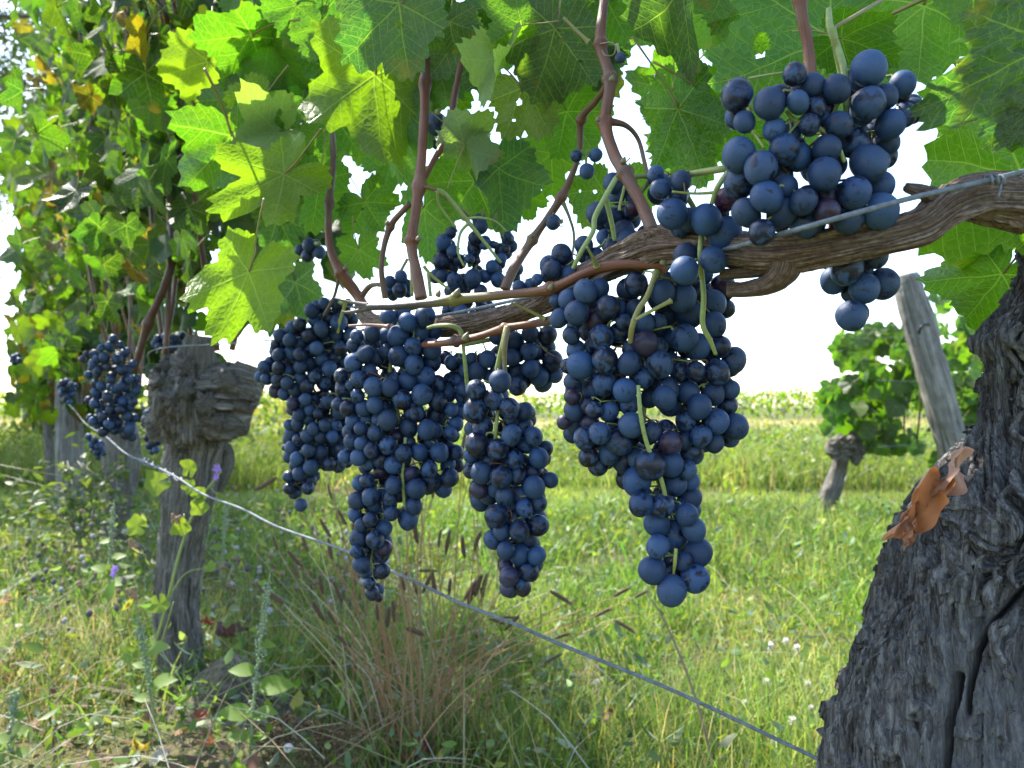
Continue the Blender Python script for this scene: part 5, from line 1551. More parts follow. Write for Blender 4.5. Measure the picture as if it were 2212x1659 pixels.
woody(v2, 'side_root', [(470, 1060, 1.70, 10), (488, 1010, 1.70, 14), (492, 975, 1.70, 13), (470, 960, 1.69, 12)], M_TRUNK2, 24, 50, 0.12, 2.0, 20, 0.2, 10.0)
cane(v2, [(290, 800, 1.62, 16), (320, 700, 1.6, 18), (355, 620, 1.58, 18), (372, 560, 1.58, 17), (370, 480, 1.6, 15)], [(0.10, 0.045, 0.03)] * 5, (1, 3))
cane(v2, [(400, 640, 1.62, 14), (415, 500, 1.6, 16), (430, 430, 1.6, 14), (436, 320, 1.62, 13), (458, 150, 1.65, 13), (470, -60, 1.7, 12)], [(0.10, 0.05, 0.035)] * 6, (1, 3))
canopy(v2, 1.28, 2.55, .78, 1.66, 300, 620, 'gbdkyowra', (4, 2, 4, 2.8, 1.5, 1.2, .7, .5, .5), size=(.036, .063), hole=-0.05)
v3 = thing('grapevine', 'vine with a slim dark trunk under the full blue bunch, behind the grey stump', 'grapevine', (row_x(3.35), 3.35, 0), 'vines along the row')
woody(v3, 'trunk', [(252, 1210, 3.35, 34), (252, 1120, 3.35, 27), (262, 1040, 3.35, 29), (262, 960, 3.35, 34), (255, 900, 3.35, 28)], M_TRUNK2, 40, 90, 0.10, 2.2, 9, 0.2, 12.0)
canopy(v3, 2.55, 4.2, .74, 2.3, 300, 1300, 'gbdyoark', (3.2, 1.8, 3.5, 2.2, 1.6, 1.2, .9, 2), size=(.043, .068), hole=-.1)
v4 = thing('grapevine', 'yellowing vine with a thin crooked trunk beyond the wooden post at the left', 'grapevine', (row_x(5.6), 5.6, 0), 'vines along the row')
woody(v4, 'trunk', [(108, 1040, 5.4, 8), (106, 970, 5.4, 9), (102, 910, 5.4, 8), (108, 860, 5.4, 7)], M_TRUNK2, 20, 40, 0.1, 2.0, 9, 0.2, 14.0)
canopy(v4, 4.2, 6.6, .55, 2.4, 280, 1700, 'gbyoardk', (3, 1.8, 2.4, 1.8, 1.1, .7, 2, 1.6), meshes=FAR, size=(.06, .085))
v5 = thing('grapevine', 'farthest vine of the row, yellow and rusty leaves at the left edge', 'grapevine', (row_x(8.0), 8.0, 0), 'vines along the row')
tb5 = Bag().tube([(row_x(8.0), 8.0, -.05), (row_x(8.0) + .05, 8.0, .4), (row_x(8.0), 8.05, .8)], .04, 10, 20)
add('trunk', tb5.mesh('trunk', M_TRUNK2), v5)
canopy(v5, 6.6, 11.0, .38, 2.3, 240, 1700, 'gbyoark', (1.6, 1.6, 3.2, 2, 1.5, .9, 1.2), meshes=FAR, size=(.07, .09))

post = thing('wooden_post', 'grey weathered post in the left row, with the slack wire fastened to it', 'post', tuple(P(150, 1108, 4.5)))
woody(post, 'shaft', [(152, 1125, 4.5, 27), (151, 1000, 4.5, 27), (150, 900, 4.5, 27), (149, 820, 4.5, 26)], M_POST, 16, 60, 0.05, 2.0, 3, 0.06, 16.0)
tag(post, post['label'], 'post', 'vineyard posts')

# ------------------------------------------------------------------ the row at the right
v6 = thing('grapevine', 'small vine with a bent grey trunk and knobbly head left of the leaning post', 'grapevine', tuple(P(1785, 1135, 4.1)), 'vines of the right row')
woody(v6, 'trunk', [(1782, 1150, 4.1, 18), (1784, 1120, 4.1, 16), (1792, 1075, 4.1, 18), (1806, 1035, 4.1, 16), (1814, 1005, 4.1, 15), (1822, 975, 4.1, 16)], M_TRUNK2, 40, 90, 0.12, 2.2, 12, 0.22, 17.0)
woody(v6, 'head', [(1786, 972, 4.05, 9), (1800, 970, 4.05, 17), (1825, 968, 4.05, 22), (1850, 968, 4.05, 19), (1864, 978, 4.05, 10)], M_TRUNK2, 60, 80, 0.36, 2.4, 20, 0.6, 18.0)
for kx, ky, kw, sd in ((1806, 958, 11, 51), (1838, 955, 12, 52), (1850, 985, 12, 53), (1820, 986, 13, 54)):
    woody(v6, 'knob', [(kx - 8, ky + 5, 4.04, kw), (kx, ky, 4.02, kw), (kx + 7, ky - 6, 4.0, kw * .6)], M_TRUNK2, 30, 30, 0.36, 2.2, 24, 0.7, float(sd))
v7 = thing('grapevine', 'leafy vine in the right row partly hidden behind the old trunk', 'grapevine', tuple(P(2170, 1130, 4.3)), 'vines of the right row')
woody(v7, 'trunk', [(2172, 1140, 4.3, 18), (2165, 1050, 4.3, 17), (2160, 985, 4.3, 18)], M_TRUNK2, 30, 60, 0.12, 2.2, 12, 0.22, 19.0)


def right_row(vine, boxes, n):
    for (px0, px1, py0, py1, w) in boxes:
        for k in range(int(n * w)):
            px, py, d = rnd.uniform(px0, px1), rnd.uniform(py0, py1), rnd.uniform(3.75, 4.45)
            if vnoise(np.array([[px / 40, py / 40, 2.2]]))[0] < -0.4 and rnd.random() < .9:
                continue
            t = Vector((rnd.uniform(-.8, .8), rnd.uniform(-.8, .8), -1))
            n_ = Vector((rnd.uniform(-.8, .8), -1 if rnd.random() < .75 else 1, rnd.uniform(-.1, .9)))
            c = np.array(COLS[rnd.choices('gbdko', (3, 1, 5, 3, .5))[0]]) * rnd.uniform(.55, 1.05)
            add('leaf', rnd.choice(MID if rnd.random() < .5 else FAR), vine, basis_matrix(P(px, py, d), t, n_, rnd.uniform(.05, .075)), tuple(c))
    for k in range(4):
        px = rnd.uniform(boxes[0][0], boxes[-1][1])
        b = Bag().tube([P(px, 965, 4.1), P(px + rnd.uniform(-20, 20), 860, 4.1), P(px + rnd.uniform(-40, 40), 760, 4.1)], [.005, .004, .002], 6, 20, GREYR)
        add('shoot', b.mesh('shoot', M_CANE), vine)


right_row(v6, [(1790, 1830, 790, 930, .12), (1815, 1880, 720, 960, .34), (1850, 1985, 700, 975, .54)], 270)
right_row(v7, [(2020, 2110, 640, 990, .45), (2085, 2200, 690, 990, .45), (2150, 2330, 650, 960, .3)], 250)
post2 = thing('wooden_post', 'pale grey leaning post at the end of the right row', 'post', tuple(P(2106, 1167, 3.6)), 'vineyard posts')
woody(post2, 'shaft', [(2108, 1180, 3.6, 29), (2066, 995, 3.6, 30), (2010, 790, 3.6, 31), (1975, 660, 3.6, 29), (1960, 606, 3.6, 26), (1957, 592, 3.6, 21)], M_POST, 40, 120, 0.07, 1.6, 2.5, 0.10, 20.0)
wr = Bag()
for y, yr in ((758, 763), (966, 962), (1010, 1010)):
    pass
for z in (.42, .72, .92):
    wr.tube([(1.66, 3.62, z), (2.6, 4.1, z + .01), (5.5, 5.3, z + .02)], .0014, 5, 20)
add('wire', wr.mesh('wire', M_WIRE), post2)
kn = Bag().tube([P(1985, 720, 3.55), P(1990, 706, 3.52), P(2003, 700, 3.53), P(2010, 704, 3.55)], .006, 7, 20, (0.03, 0.03, 0.035))
add('hook', kn.mesh('hook', M_STALK), post2)
gw = Bag().tube([P(1815, 985, 4.0), P(1755, 1080, 3.98), P(1690, 1135, 3.95), P(1640, 1175, 3.93)], .0014, 5, 24)
tag(add('guy_wire', gw.mesh('guy_wire', M_WIRE)), 'thin anchor wire slanting from the bent right vine down into the grass', 'wire')

# ------------------------------------------------------------------ far vineyard, tree
for k, (yy, x0, x1, hgt) in enumerate(((25.0, -24, 34, .92), (27.4, -26, 36, .96), (30.0, -28, 40, 1.0), (34.0, -34, 46, 1.06))):
    g = thing('vine_row', ['front row of the far sunlit vineyard on the horizon', 'second row of the far sunlit vineyard, just behind the front one', 'third row of the far vineyard, only its tops showing',
                           'last row of the far vineyard against the sky'][k], 'vine row', (0, yy, float(gz(0.0, yy))), 'far vine rows')
    n = 5200
    x = rng.uniform(x0, x1, n)
    y = yy + rng.normal(0, .28, n)
    top = hgt * (0.82 + 0.25 * vnoise(np.stack([x * .9, 0 * x + k * 7, 0 * x], -1)))
    z = gz(x, y) + 0.05 + (top + 0.05) * rng.random(n) ** 0.8
    s = rng.uniform(.05, .09, n)
    a, b = rng.normal(0, 1, (n, 3)), rng.normal(0, 1, (n, 3))
    a /= np.linalg.norm(a, axis=1)[:, None]
    b -= a * (a * b).sum(1)[:, None]
    b /= np.linalg.norm(b, axis=1)[:, None]
    c = np.stack([x, y, z], -1)
    V = np.stack([c - a * s[:, None], c + b * s[:, None] * .8, c + a * s[:, None], c - b * s[:, None] * .8], 1).reshape(-1, 3)
    colr = ramp_cols(n, [(0.12, 0.18, 0.03), (0.17, 0.20, 0.035), (0.08, 0.14, 0.03), (0.24, 0.20, 0.06)], (3, 3, 2, 1))
    add('foliage', mesh_from('foliage', V, [np.arange(4 * n).reshape(n, 4)], False, [M_FOL], col=np.repeat(colr, 4, 0)), g, kind='stuff')
    tr = Bag()
    for xx in np.arange(x0, x1, 1.3):
        h = float(gz(xx, yy))
        tr.tube([(xx, yy, h - .05), (xx + rnd.uniform(-.05, .05), yy, h + .45)], .03, 5, 3)
    add('trunks', tr.mesh('trunks', M_TRUNK2), g, kind='stuff')

tree = thing('tree', 'tall airy tree with fine leaves at the upper left corner', 'tree', (-7.5, 8.8, 0.0))
TB = Bag()
TB.tube([(-7.5, 8.8, -.05), (-7.4, 8.8, 2.2), (-7.3, 8.7, 4.6), (-7.1, 8.6, 7.2), (-7.1, 8.6, 9.6)], [.26, .21, .17, .10, .03], 12, 40)
add('trunk', TB.mesh('trunk', M_TRUNK2), tree)
BR = Bag()
tips = []
for k in range(64):
    z = rnd.uniform(2.9, 9.0)
    a = rnd.uniform(0, 6.28)
    L = rnd.uniform(1.5, 3.3) * (1 - max(0, z - 6.5) / 5)
    o = Vector((-7.35, 8.7, z))
    e = o + Vector((math.cos(a) * L, math.sin(a) * L, rnd.uniform(-.2, 1.2)))
    m1 = o.lerp(e, .5) + Vector((rnd.uniform(-.2, .2), rnd.uniform(-.2, .2), rnd.uniform(0, .3)))
    BR.tube([o, m1, e], [.05, .03, .008], 6, 12)
    for t in np.linspace(.3, 1, 11):
        c = o.lerp(m1, t * 2) if t < .5 else m1.lerp(e, t * 2 - 1)
        w = c + Vector((rnd.uniform(-.5, .5), rnd.uniform(-.5, .5), rnd.uniform(-.5, .3)))
        BR.tube([c, c.lerp(w, .5) + Vector((0, 0, .06)), w], [.012, .008, .003], 4, 6)
        tips += [c.lerp(w, .4), w, w + Vector((rnd.uniform(-.15, .15), rnd.uniform(-.15, .15), rnd.uniform(-.2, .1)))]
add('branches', BR.mesh('branches', M_TRUNK2), tree)
tp = np.array([tuple(v) for v in tips])
n = 80000
c = tp[rng.integers(len(tp), size=n)] + rng.normal(0, .15, (n, 3))
s = rng.uniform(.022, .042, n)
a, b = rng.normal(0, 1, (n, 3)), rng.normal(0, 1, (n, 3))
a /= np.linalg.norm(a, axis=1)[:, None]
b -= a * (a * b).sum(1)[:, None]
b /= np.linalg.norm(b, axis=1)[:, None]
V = np.stack([c - a * s[:, None], c + b * s[:, None] * .5, c + a * s[:, None], c - b * s[:, None] * .5], 1).reshape(-1, 3)
colr = ramp_cols(n, [(0.10, 0.15, 0.05), (0.14, 0.18, 0.06), (0.07, 0.11, 0.05)], (3, 2, 2))
add('crown', mesh_from('crown', V, [np.arange(4 * n).reshape(n, 4)], False, [M_TREE], col=np.repeat(colr, 4, 0)), tree, kind='stuff')

# low leafy growth filling the view beneath the far end of the left row
HD = Bag()
n = 9000
x = rng.uniform(-9.5, -1.5, n)
y = rng.uniform(6.5, 15, n)
keep = (x > row_x(y) + .3) & (x < row_x(y) + 4.2)
x, y = x[keep], y[keep]
n = len(x)
hh = .5 + .5 * (fbm(np.stack([x * .7, y * .7, 0 * x + 3], -1), 3) + .4)
z = gz(x, y) + hh * rng.random(n)
s = rng.uniform(.03, .07, n)
c = np.stack([x, y, z], -1)
a, b = rng.normal(0, 1, (n, 3)), rng.normal(0, 1, (n, 3))
a /= np.linalg.norm(a, axis=1)[:, None]
b -= a * (a * b).sum(1)[:, None]
b /= np.linalg.norm(b, axis=1)[:, None]
V = np.stack([c - a * s[:, None], c + b * s[:, None] * .5, c + a * s[:, None], c - b * s[:, None] * .5], 1).reshape(-1, 3)
colr = ramp_cols(n, [(0.10, 0.16, 0.03), (0.15, 0.19, 0.04), (0.06, 0.11, 0.03), (0.22, 0.20, 0.06)], (3, 2, 2, 1))
add('tall_weeds', mesh_from('tall_weeds', V, [np.arange(4 * n).reshape(n, 4)], False, [M_HERB], col=np.repeat(colr, 4, 0)), kind='stuff')

# ------------------------------------------------------------------ herbs, weeds and dead stuff in the grass
def scatter_leaves(name, n, y0, y1, size, pal, wts, wid, xr=None, zr=(.0, .12), mat=None, tn=4):
    V0, Q0 = leaf_template(tn, wid)
    x, y = scatter(n, y0, y1)
    if xr is not None:
        k = xr(x, y)
        x, y = x[k], y[k]
    n = len(x)
    z = gz(x, y) + zr[0] + (zr[1] - zr[0]) * rng.random(n) ** 1.5
    s = size[0] + (size[1] - size[0]) * rng.random(n)
    az = rng.random(n) * 2 * np.pi
    el = rng.uniform(-.5, .9, n)
    ro = rng.normal(0, .5, n)
    yv = np.stack([np.cos(az) * np.cos(el), np.sin(az) * np.cos(el), np.sin(el)], -1)
    xv = np.stack([-np.sin(az), np.cos(az), 0 * az], -1)
    zv = np.cross(xv, yv)
    xv2 = xv * np.cos(ro)[:, None] + zv * np.sin(ro)[:, None]
    zv2 = np.cross(xv2, yv)
    V = (V0[None, :, 0, None] * xv2[:, None] + V0[None, :, 1, None] * yv[:, None] + V0[None, :, 2, None] * zv2[:, None]) * s[:, None, None] + np.stack([x, y, z], -1)[:, None]
    m = len(V0)
    Q = (np.arange(n)[:, None, None] * m + Q0[None]).reshape(-1, 4)
    C = np.repeat(ramp_cols(n, pal, wts), m, 0)
    add(name, mesh_from(name, V.reshape(-1, 3), [Q], True, [mat or M_HERB], col=C), kind='stuff')


H_PAL = [(0.07, 0.14, 0.03), (0.10, 0.17, 0.035), (0.06, 0.11, 0.06), (0.16, 0.20, 0.03), (0.20, 0.23, 0.16)]
scatter_leaves('ground_herbs', 9000, 1.1, 2.6, (.010, .034), H_PAL, (3, 3, 3, 1, .25), .42, None, (.0, .11))
scatter_leaves('ground_herbs', 6500, 2.6, 4.4, (.02, .05), H_PAL, (3, 3, 2, 2, .3), .4, None, (.02, .14))
scatter_leaves('ground_herbs', 3500, 1.2, 4.0, (.018, .05), [(0.10, 0.17, 0.05), (0.14, 0.20, 0.08), (0.08, 0.14, 0.05), (0.20, 0.22, 0.05), (0.24, 0.26, 0.18)], (3, 3, 2, 1.2, .8), .45, lambda x, y: x < -.30 * y, (.02, .24))
scatter_leaves('weed_bank', 22000, 5.7, 9.0, (.03, .075), [(0.085, 0.155, 0.03), (0.12, 0.19, 0.035), (0.16, 0.20, 0.04), (0.06, 0.11, 0.03)], (3, 3, 2, 1.5), .4, None, (.0, .42))
scatter_leaves('leaf_litter', 2600, 1.1, 3.2, (.012, .04), [(0.16, 0.09, 0.05), (0.24, 0.17, 0.10), (0.10, 0.06, 0.04), (0.30, 0.26, 0.05)], (3, 3, 2, .6), .7, lambda x, y: x < -.12 * y + .15, (.0, .05), M_DRY)
# dry stalks lying about under the row
B = Bag()
for k in range(650):
    y = rnd.uniform(1.1, 3.2)
    x = rnd.uniform(-.78, .02 if rnd.random() < .75 else .5) * y
    a, L = rnd.uniform(0, 6.28), rnd.uniform(.06, .26)
    z = float(gz(x, y)) + rnd.uniform(.005, .07)
    e = Vector((x + math.cos(a) * L, y + math.sin(a) * L, z + rnd.uniform(-.02, .12)))
    m1 = Vector((x, y, z)).lerp(e, .5) + Vector((0, 0, rnd.uniform(-.01, .04)))
    cc = rnd.choice(((0.36, 0.31, 0.20), (0.27, 0.21, 0.13), (0.20, 0.14, 0.09), (0.45, 0.42, 0.33), (0.24, 0.26, 0.10)))
    B.tube([(x, y, z), m1, e], [.0011, .0010, .0005], 3, 5, cc, cap=False)
add('dry_stalks', B.mesh('dry_stalks', M_STRAW), kind='stuff')
# dark spent flower heads on wiry stems, left and middle
B = Bag()
for k in range(260):
    y = rnd.uniform(1.7, 3.6)
    x = rnd.uniform(-.62, -.16) * y
    z0_ = float(gz(x, y))
    h = rnd.uniform(.08, .24)
    t = Vector((x + rnd.uniform(-.06, .06), y + rnd.uniform(-.06, .06), z0_ + h))
    cc = rnd.choice(((0.10, 0.09, 0.10), (0.16, 0.14, 0.13), (0.32, 0.32, 0.34), (0.22, 0.15, 0.10)))
    B.tube([(x, y, z0_), Vector((x, y, z0_)).lerp(t, .6) + Vector((.01, 0, 0)), t], .0009, 3, 5, (0.14, 0.12, 0.08), cap=False)
    r = rnd.uniform(.004, .008)
    B.tube([t, t + Vector((0, 0, r)), t + Vector((0, 0, 2 * r))], [r * .5, r, r * .4], 6, 5, cc)
add('spent_flower_heads', B.mesh('spent_flower_heads', M_STRAW), kind='stuff')

# ------------------------------------------------------------------ the dry tuft in the middle
TX, TY = P(890, 1640, 1.36).x, 1.36
tuft = thing('grass_tuft', 'tussock of brown stems with dry bristly spikes under the hanging grapes', 'grass tuft', (TX, TY, float(gz(TX, TY))))


def spike_mesh():
    B = Bag()
    n, L = 26, 1.0
    c = np.stack([0.06 * np.sin(np.linspace(0, 2, n)), 0 * np.linspace(0, 1, n), np.linspace(0, L, n)], -1)
    r = 0.085 * np.clip(np.sin(np.linspace(.25, 3.0, n)), .2, 1) ** .5
    V, Q, T = tube_arrays(c, r, 10, True, lambda th, s, p, rad: rad * .45 * vnoise(np.stack([np.cos(th) * 3, np.sin(th) * 3, s * 26], -1)))
    B.put(V, Q, T, (0.115, 0.075, 0.05))
    for k in range(150):
        t = (k + .5) / 150
        a = k * 2.4
        p = np.array([0.06 * math.sin(2 * t), 0, t * L])
        d = np.array([math.cos(a), math.sin(a), .75])
        rr = .085 * max(.2, math.sin(.25 + 2.75 * t)) ** .5
        s = np.cross(d, [0, 0, 1]); s /= np.linalg.norm(s)
        q = p + np.array([math.cos(a), math.sin(a), 0]) * rr * .8
        B.put([q - s * .016, q + s * .016, q + d * .085], None, [(0, 1, 2)], (0.22, 0.16, 0.10))
    return B.mesh('seed_spike', M_STRAW)


SPIKE = spike_mesh()
base = Vector((TX, TY, float(gz(TX, TY))))
fan = []
for k in range(66):
    u = rnd.gauss(0, .21)
    fan.append((u, rnd.uniform(.24, .52)))
fan += [(rnd.uniform(.6, 1.25), rnd.uniform(.25, .46)) for _ in range(10)] + [(rnd.uniform(-.75, -.35), rnd.uniform(.26, .40)) for _ in range(10)]
SB = [Bag() for _ in range(3)]
for k, (u, L) in enumerate(fan):
    st = base + Vector((rnd.gauss(0, .055), rnd.gauss(0, .04), -.01))
    fy = rnd.gauss(0, .16)
    d0 = Vector((u * .75, fy, 1)).normalized()
    d1 = Vector((u * 1.35, fy * 1.3, .9 - .25 * abs(u))).normalized()
    m1 = st + d0 * L * .5
    e = m1 + d1 * L * .55
    cc = rnd.choices(((0.28, 0.155, 0.075), (0.34, 0.22, 0.11), (0.22, 0.22, 0.08), (0.42, 0.35, 0.22)), (4, 3, 2.5, 1))[0]
    b = Bag().tube([st, m1, e], [.0014, .0011, .0008], 5, 14, cc)
    add('stem', b.mesh('stem', M_STRAW), tuft)
    if k % 10 < 8:
        s = rnd.uniform(.026, .042)
        bend = Vector((d1.x + rnd.uniform(-.25, .4), d1.y, d1.z - (rnd.random() < .2) * 1.0)).normalized()
        z = bend
        x = z.cross(Vector((0, 1, .1))).normalized()
        y = z.cross(x)
        w = rnd.uniform(.8, 1.15)
        M_ = Matrix(((x.x * s * w, y.x * s * w, z.x * s, e.x), (x.y * s * w, y.y * s * w, z.y * s, e.y), (x.z * s * w, y.z * s * w, z.z * s, e.z), (0, 0, 0, 1)))
        add('seed_spike', SPIKE, tuft, M_)
V0, Q0 = leaf_template(6, .09)
B = Bag()
for k in range(24):
    a, L = rnd.uniform(0, 6.28), rnd.uniform(.06, .14)
    t = Vector((math.cos(a), math.sin(a), rnd.uniform(.5, 2.2)))
    M_ = np.array(basis_matrix(base + Vector((rnd.gauss(0, .05), rnd.gauss(0, .05), 0)), t, Vector((math.cos(a + 1.6), math.sin(a + 1.6), .3)), L, .45))
    B.put(V0 @ M_[:3, :3].T + M_[:3, 3], Q0, None, rnd.choice(((0.10, 0.14, 0.05), (0.26, 0.22, 0.13), (0.16, 0.17, 0.07))))
add('blades', B.mesh('blades', M_GRASS), tuft, kind='stuff')
sx_ = Bag().tube([P(1740, 1700, 1.2), P(1560, 1350, 1.25), P(1500, 1240, 1.27)][::1], [.0016, .0013, .0007], 6, 24, (0.26, 0.19, 0.12))
lb = Bag().tube([P(1545, 1670, 1.2), P(1500, 1500, 1.22), P(1440, 1350, 1.24), P(1393, 1275, 1.25)], [.0026, .0021, .0016, .0008], 6, 24, (0.27, 0.19, 0.13))
tag(add('dead_stem', lb.mesh('dead_stem', M_STRAW)), 'bare brown dead stem leaning left behind the wire at right', 'stem')

# ------------------------------------------------------------------ mallow and goosefoot weeds at the left
def mallow_leaf(n=20):
    th = np.linspace(-170, 170, n)
    r = (0.72 + 0.25 * np.abs(np.cos(np.radians(th) * 2.5))) * (0.9 + .1 * np.cos(np.radians(th) * 17))
    V = [(0, 0, 0)] + [(q * math.sin(math.radians(t)), q * math.cos(math.radians(t)), .2 * q * q + .08 * math.cos(math.radians(t * 5))) for q, t in zip(r, th)]
    return np.array(V), np.array([(0, k + 2, k + 1) for k in range(n - 1)])


MV, MT = mallow_leaf()
MALLOW = mesh_from('mallow_leaf', MV, [MT], True, [M_HERB], col=np.full((len(MV), 3), (0.13, 0.20, 0.03)))
OV, OQ = leaf_template(8, .62)
GREEN_LEAF = mesh_from('weed_leaf', OV, [OQ], True, [M_HERB], col=np.full((len(OV), 3), (0.12, 0.21, 0.03)))


def place_leaf(me, parent, p, tip, nrm, s, name='leaf'):
    return add(name, me, parent, basis_matrix(p, tip, nrm, s))


mal = thing('mallow_plant', 'tall mallow leaning right in front of the grey stump, with mauve flowers', 'mallow', tuple(P(290, 1500, 1.42)))
MS = Bag()
main = [P(295, 1520, 1.42), P(352, 1335, 1.42), P(392, 1180, 1.42), P(430, 1085, 1.42), P(478, 1018, 1.42)]
MS.tube(main, [.0030, .0026, .0026, .0022, .0014], 8, 50, (0.24, 0.30, 0.08))
MS.tube([P(360, 1300, 1.42), P(400, 1240, 1.42), P(455, 1225, 1.42)], [.0014, .0012, .0009], 6, 16, (0.22, 0.28, 0.08))
MS.tube([P(310, 1500, 1.42), P(345, 1400, 1.40), P(375, 1300, 1.39)], [.002, .0016, .001], 6, 16, (0.22, 0.28, 0.08))
for (ax_, ay, bx, by) in ((392, 1140, 385, 1128), (398, 1110, 395, 1130), (372, 1055, 365, 1040), (442, 1062, 430, 1075), (452, 1050, 470, 1070), (470, 1020, 470, 1000), (430, 1085, 410, 1065)):
    MS.tube([P(ax_, ay, 1.42), P(bx, by, 1.41)], .0010, 5, 4, (0.20, 0.26, 0.08))
add('stem', MS.mesh('stem', M_STALK), mal)
for (x, y, s, tx, ty) in ((296, 1135, 28, -.6, -.2), (390, 1137, 27, .2, .9), (340, 1042, 34, -1, .3), (430, 1066, 20, -.3, -.8), (432, 1075, 18, .8, .8), (410, 1010, 26, .2, -1), (455, 1225, 16, .8, -.3), (240, 1235, 20, 0, .8), (345, 1305, 26, .3, .9), (240, 1240, 16, -.5, -.4), (408, 1050, 20, .7, .3), (280, 1415, 24, -.7, .3), (300, 1400, 24, .7, .5), (430, 1095, 24, .3, .9)):
    t = RT * tx - UP * ty + FW * rnd.uniform(-.3, .3)
    place_leaf(MALLOW, mal, P(x, y, 1.41), t, -FW + UP * rnd.uniform(.1, .8) + RT * rnd.uniform(-.4, .4), s * 1.41 / FPX * 1.0, 'leaf')


def flower_mesh(col):
    B = Bag()
    for k in range(5):
        a = k * 1.2566
        v, q = leaf_template(5, .6)
        M_ = np.array(basis_matrix((0, 0, 0), Vector((math.cos(a), math.sin(a), .55)), Vector((0, 0, 1)), 1))
        B.put(v @ M_[:3, :3].T + M_[:3, 3], q, None, col)
    B.tube([(0, 0, -.1), (0, 0, .35)], .07, 5, 3, (0.4, 0.4, 0.2))
    return B.mesh('flower', M_PETAL)


MAUVE = flower_mesh((0.30, 0.18, 0.55))
for (x, y, s) in ((470, 1012, 12), (468, 1030, 9), (250, 1228, 11), (246, 1240, 9)):
    place_leaf(MAUVE, mal, P(x, y, 1.40), UP + RT * .3, -FW + UP * .4, s * 1.4 / FPX, 'flower')
for (x, y) in ((288, 1180), (282, 1283), (292, 1287), (380, 1125)):
    sbg = Bag()
    for k in range(12):
        p = P(x + rnd.uniform(-9, 9), y + rnd.uniform(-8, 8), 1.40)
        sbg.tube([p, p + Vector((0, 0, .004)), p + Vector((0, 0, .007))], [.002, .0032, .001], 5, 4, (0.30, 0.20, 0.12))
    add('seed_head', sbg.mesh('seed_head', M_STRAW), mal)


def goosefoot(px, base_py, top_py, d, lean, label, leaves):
    b, t = P(px, base_py, d), P(px + lean, top_py, d)
    g = thing('goosefoot_plant', label, 'weed', tuple(b), 'goosefoot weeds')
    mid = b.lerp(t, .5) + RT * (-.12 * lean * d / FPX)
    pts = [b, mid, t]
    B = Bag().tube(pts, [.0024, .0020, .0008], 7, 30, (0.24, 0.32, 0.12))
    add('stem', B.mesh('stem', M_STALK), g)
    sp = spline([tuple(p) for p in pts], 60)
    S_ = Bag()
    for k in range(230):
        i = int(rnd.triangular(8, 59, 52))
        p = Vector(sp[i]) + Vector((rnd.gauss(0, .0035), rnd.gauss(0, .0035), 0))
        r = rnd.uniform(.0012, .0026)
        S_.tube([p - Vector((0, 0, r)), p, p + Vector((0, 0, r))], [r * .4, r, r * .4], 5, 4, rnd.choice(((0.24, 0.31, 0.18), (0.30, 0.36, 0.22), (0.18, 0.26, 0.13))))
    add('seed_clusters', S_.mesh('seed_clusters', M_STALK), g, kind='stuff')
    for (f, side, s) in leaves:
        p = Vector(sp[int(f * 59)])
        tp_ = RT * side + UP * rnd.uniform(.0, .5) + FW * rnd.uniform(-.4, .2)
        place_leaf(GREEN_LEAF, g, p, tp_, -FW * .6 + UP * .9 + RT * rnd.uniform(-.2, .2), s * d / FPX)


goosefoot(537, 1668, 1240, 1.25, 46, 'tall seedy goosefoot with big green leaves, bottom left of the tussock', [(.30, -1, 74), (.30, 1, 60), (.44, 1, 84), (.52, -1, 60), (.66, 1, 34), (.72, -.6, 26), (.18, 1, 40), (.2, -1, 50)])
goosefoot(338, 1600, 1330, 1.35, -42, 'goosefoot with toothed leaves standing just left of the stump foot', [(.45, 1, 66), (.72, 1, 64), (.6, -1, 34), (.35, -1, 40), (.2, 1, 30)])
goosefoot(232, 1330, 1080, 1.9, 14, 'greyish goosefoot spike standing in the shade below the full blue bunch', [(.4, -1, 40), (.5, 1, 36), (.3, 1, 40), (.65, -1, 28)])
goosefoot(22, 1668, 1490, 1.25, 10, 'short goosefoot in the bottom left corner', [(.4, -1, 40), (.5, 1, 50), (.7, 1, 30), (.25, 1, 50)])
goosefoot(480, 1250, 1080, 2.3, 10, 'thin goosefoot growing right behind the grey stump', [(.4, -1, 30), (.5, 1, 30), (.3, 1, 30)])

# a small bush of glossy weeds below the left post
bush = thing('weed_bush', 'dark glossy weed bush at the foot of the left wooden post', 'weed', tuple(P(170, 1160, 3.0)))
B = Bag()
for k in range(420):
    p = P(170, 1080, 2.9) + Vector((rnd.gauss(0, .12), rnd.gauss(0, .13), rnd.gauss(0, .085)))
    M_ = np.array(basis_matrix(p, Vector((rnd.uniform(-1, 1), rnd.uniform(-1, 1), rnd.uniform(-.4, .8))), Vector((rnd.uniform(-1, 1), rnd.uniform(-1, 1), 1)), rnd.uniform(.03, .055)))
    B.put(V0 @ (M_[:3, :3] * 1).T * 1 + M_[:3, 3] if False else leaf_template(4, .42)[0] @ M_[:3, :3].T + M_[:3, 3], leaf_template(4, .42)[1], None, rnd.choice(((0.030, 0.065, 0.02), (0.05, 0.09, 0.03), (0.09, 0.13, 0.04))))
add('foliage', B.mesh('foliage', M_HERB), bush, kind='stuff')
B = Bag()
for k in range(14):
    a = P(170, 1165, 2.95)
    B.tube([a, a + Vector((rnd.gauss(0, .06), rnd.gauss(0, .06), .15)), a + Vector((rnd.gauss(0, .12), rnd.gauss(0, .12), .28))], .0025, 5, 8, (0.12, 0.12, 0.05))
add('stems', B.mesh('stems', M_STALK), bush)

